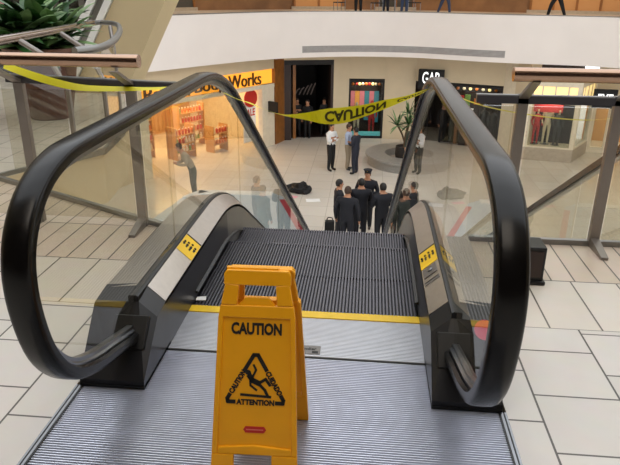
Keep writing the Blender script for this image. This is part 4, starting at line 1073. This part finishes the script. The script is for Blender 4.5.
# ------------------------------------------------------------------ near upper side: potted plant, leaning column, shop glass
pl = thing('potted_plant', 'big leafy plant in a tall tapered brown pot behind the curved rail', 'potted plant', (-3.1, 3.95, 0))
c = Vector((-3.1, 3.95, 0)); mb = MB(); mb.lathe([(.2, 0), (.22, .03), (.31, .5), (.36, .66), (.38, .68), (.38, .72), (.33, .72), (.32, .64)], c, M['pot'], 28); mb.build('pot', pl, True)
mb = MB(); mb.lathe([(.325, .62), (.325, .645)], c, M['soil'], 24); mb.build('soil', pl)
for i in range(7):
    mb = MB(); a = i*.9; r = .06+.12*(i % 3)/2; h_ = .85+.22*(i % 4)/3
    b0 = c+Vector((r*math.cos(a), r*math.sin(a), .63)); b1 = c+Vector((r*1.8*math.cos(a), r*1.8*math.sin(a), h_)); mb.tube([b0, b0.lerp(b1, .5)+Vector((.02, 0, 0)), b1], .018, M['trunk'], 6)
    mb.build('stem', pl, True); mb = MB()
    for k in range(26):
        t = random.uniform(.25, 1); p = b0.lerp(b1, t); el = random.uniform(-.35, .5)+t*.5
        leaf(mb, p, random.uniform(0, 2*PI), el, random.uniform(.38, .62), random.uniform(.055, .095), M['leaf'] if random.random() < .6 else M['leaf2'], 1.3)
    mb.build('foliage', pl)
# leaning column
lc = thing('leaning_column', 'broad leaning tan column with pale trim beside the potted plant', 'column', (-3.2, 5.6, 0))
def slabx(x0, x1, y0, y1, zt, m, name, k0, k1):
    mb = MB(); mb.hexa([(x0, y0, 0), (x1, y0, 0), (x1, y1, 0), (x0, y1, 0), (x0+k0*zt, y0, zt), (x1+k1*zt, y0, zt), (x1+k1*zt, y1, zt), (x0+k0*zt, y1, zt)], M[m]); return mb.build(name, lc)
slabx(-3.60, -2.89, 5.5, 6.1, 3.4, 'tan', 'column_body', .60, .545)
slabx(-3.70, -3.61, 5.46, 5.7, 3.4, 'white', 'white_trim', .60, .60); slabx(-3.80, -3.71, 5.5, 5.7, 3.4, 'steel_d', 'grey_trim', .60, .60); slabx(-3.92, -3.81, 5.46, 5.7, 3.4, 'white', 'white_trim', .60, .60)
# shop glass behind the plant
mb = MB(); mb.box((-9, 7.0, 0), (-3.6, 7.2, 3.4), M['dark']); struct(mb.build('wall_left'))
sf = thing('shopfront', 'dark glazed shop front behind the big potted plant', 'shop front', (-6, 6.95, 0)); 
for x in (-8, -6.9, -5.8, -4.75, -4.0):
    mb = MB(); mb.box((x, 6.88, 0), (x+.09, 6.99, 3.0), M['guide']); mb.build('mullion', sf)
mb = MB(); mb.box((-9, 6.93, .0), (-3.7, 6.96, 3.0), M['sglass']); mb.build('pane', sf)
for x0, x1, z0, z1, m_, lab in ((-5.6, -5.2, .5, 1.3, 'papp', 'pale pink poster in the dark shop front'), (-4.55, -4.35, .4, 1.4, 'lab_g', 'grey poster in the dark shop front')):
    mb = MB(); mb.box((x0, 6.965, z0), (x1, 6.985, z1), M[m_]); tag(mb.build('poster'), lab, 'poster')
# neighbouring stair with glass side and dark handrail
stn = thing('staircase', 'neighbouring flight of pale steps going down with glass side and dark handrail', 'staircase', (2.0, .97, 0))
mb = MB(); nst = 30
for i in range(nst):
    y = 1.0+i*.3; z = -.01-(i+1)*.173
    mb.box((2.06, y, z-.25), (3.5, y+.31, z), M['tileL'])
mb.build('flight', stn)
def zs_(y, h): return h-.577*(y-1.0)
def sbox(x0, x1, h0, h1, y0, y1, m, name):
    mb = MB(); mb.hexa([(x0, y0, zs_(y0, h0)), (x1, y0, zs_(y0, h0)), (x1, y1, zs_(y1, h0)), (x0, y1, zs_(y1, h0)), (x0, y0, zs_(y0, h1)), (x1, y0, zs_(y0, h1)), (x1, y1, zs_(y1, h1)), (x0, y1, zs_(y1, h1))], M[m]); return mb.build(name, stn)
sbox(1.98, 2.06, -.45, .08, 1.0, 9.6, 'beige', 'stringer'); sbox(1.97, 2.07, .08, .11, 1.0, 9.6, 'steel_d', 'stringer_cap')
for i in range(5): sbox(2.015, 2.027, .11, .86, 1.05+i*1.7, 2.7+i*1.7, 'glass', 'glass_panel')
sbox(1.985, 2.065, .86, .92, .98, 9.7, 'rubber', 'handrail'); sbox(2.0, 2.05, .84, .86, .98, 9.7, 'guide', 'handrail_guide')

# ------------------------------------------------------------------ shell overhead with skylight
mb = MB(); Z = 7.6
for a, b in (((-26, -7.2), (26, -2.2)), ((-26, -2.2), (-7.5, 17)), ((9, -2.2), (26, 17)), ((-26, 17), (26, 40))):
    mb.box((*a, Z), (*b, Z+.3), M['ceil'])
struct(mb.build('ceiling'))
for i in range(6):
    y = -.2+i*3.0; mb = MB(); mb.box((-7.5, y-.06, Z), (9, y+.06, Z+.25), M['ceil']); struct(mb.build(f'trim_{3+i}'))  # unseen beams added across the opening to vary the reflections
mb = MB(); mb.box((-9, -7.2, 0), (9, -7.0, Z), M['darkbr']); struct(mb.build('wall_front'))
mb = MB(); mb.box((-9.2, -7.2, 0), (-9, 7.2, Z), M['beige']); struct(mb.build('wall_left'))
mb = MB(); mb.box((9, -7.2, 0), (9.2, 3, Z), M['beige']); struct(mb.build('wall_right'))

# ------------------------------------------------------------------ light
wd = bpy.data.worlds.new('daylight'); bpy.context.scene.world = wd; wd.use_nodes = True
bg = wd.node_tree.nodes['Background']; bg.inputs[0].default_value = (.93, .96, 1, 1); bg.inputs[1].default_value = 2.15
def area(name, loc, size, power, col, rot=(0,0,0), sy=None):
    l = bpy.data.lights.new(name, 'AREA'); l.energy = power; l.color = col; l.size = size
    if sy: l.shape = 'RECTANGLE'; l.size_y = sy
    o = bpy.data.objects.new(name, l); C.objects.link(o); o.location = loc; o.rotation_euler = rot; return o
fB, LB = F2(A, B); p = fB @ Vector((LB/2, 2.6, 2.66)); area('soap_shop_light', p, 4.6, 300, (1, .70, .36), (0, 0, math.atan2(5.9, 3.86)), 3.4)
area('window_light', f3 @ Vector((.8, .5, 2.5)), .8, 14, (1, .8, .6)); area('window_light', f5 @ Vector((1.2, .7, 2.5)), 1.2, 16, (1, .85, .65)); area('bay_light', fb @ Vector((.85, .5, 2.26)), .9, 18, (1, .82, .6))
area('door_light', f7 @ Vector((1.5, 1.3, 2.4)), 1.6, 40, (1, .75, .45))
for i in (nearest(-5), nearest(-1), nearest(3), nearest(7), nearest(11)):
    q = S[i]+OUT[i]*4.4; area('corridor_light', (q.x, q.y, 3.38), 2, 60, (1, .82, .6))
area('landing_fill', (0, -4.5, 7.5), 4, 160, (1, .9, .78))  # added warm fill above the landing, no lamp known there
v = bpy.context.scene.view_settings; v.view_transform = 'Standard'; v.look = 'None'; v.exposure = 0; v.gamma = 1; v.use_curve_mapping = False
cy = bpy.context.scene.cycles
cy.max_bounces = 8; cy.transparent_max_bounces = 24; cy.glossy_bounces = 4; cy.diffuse_bounces = 4
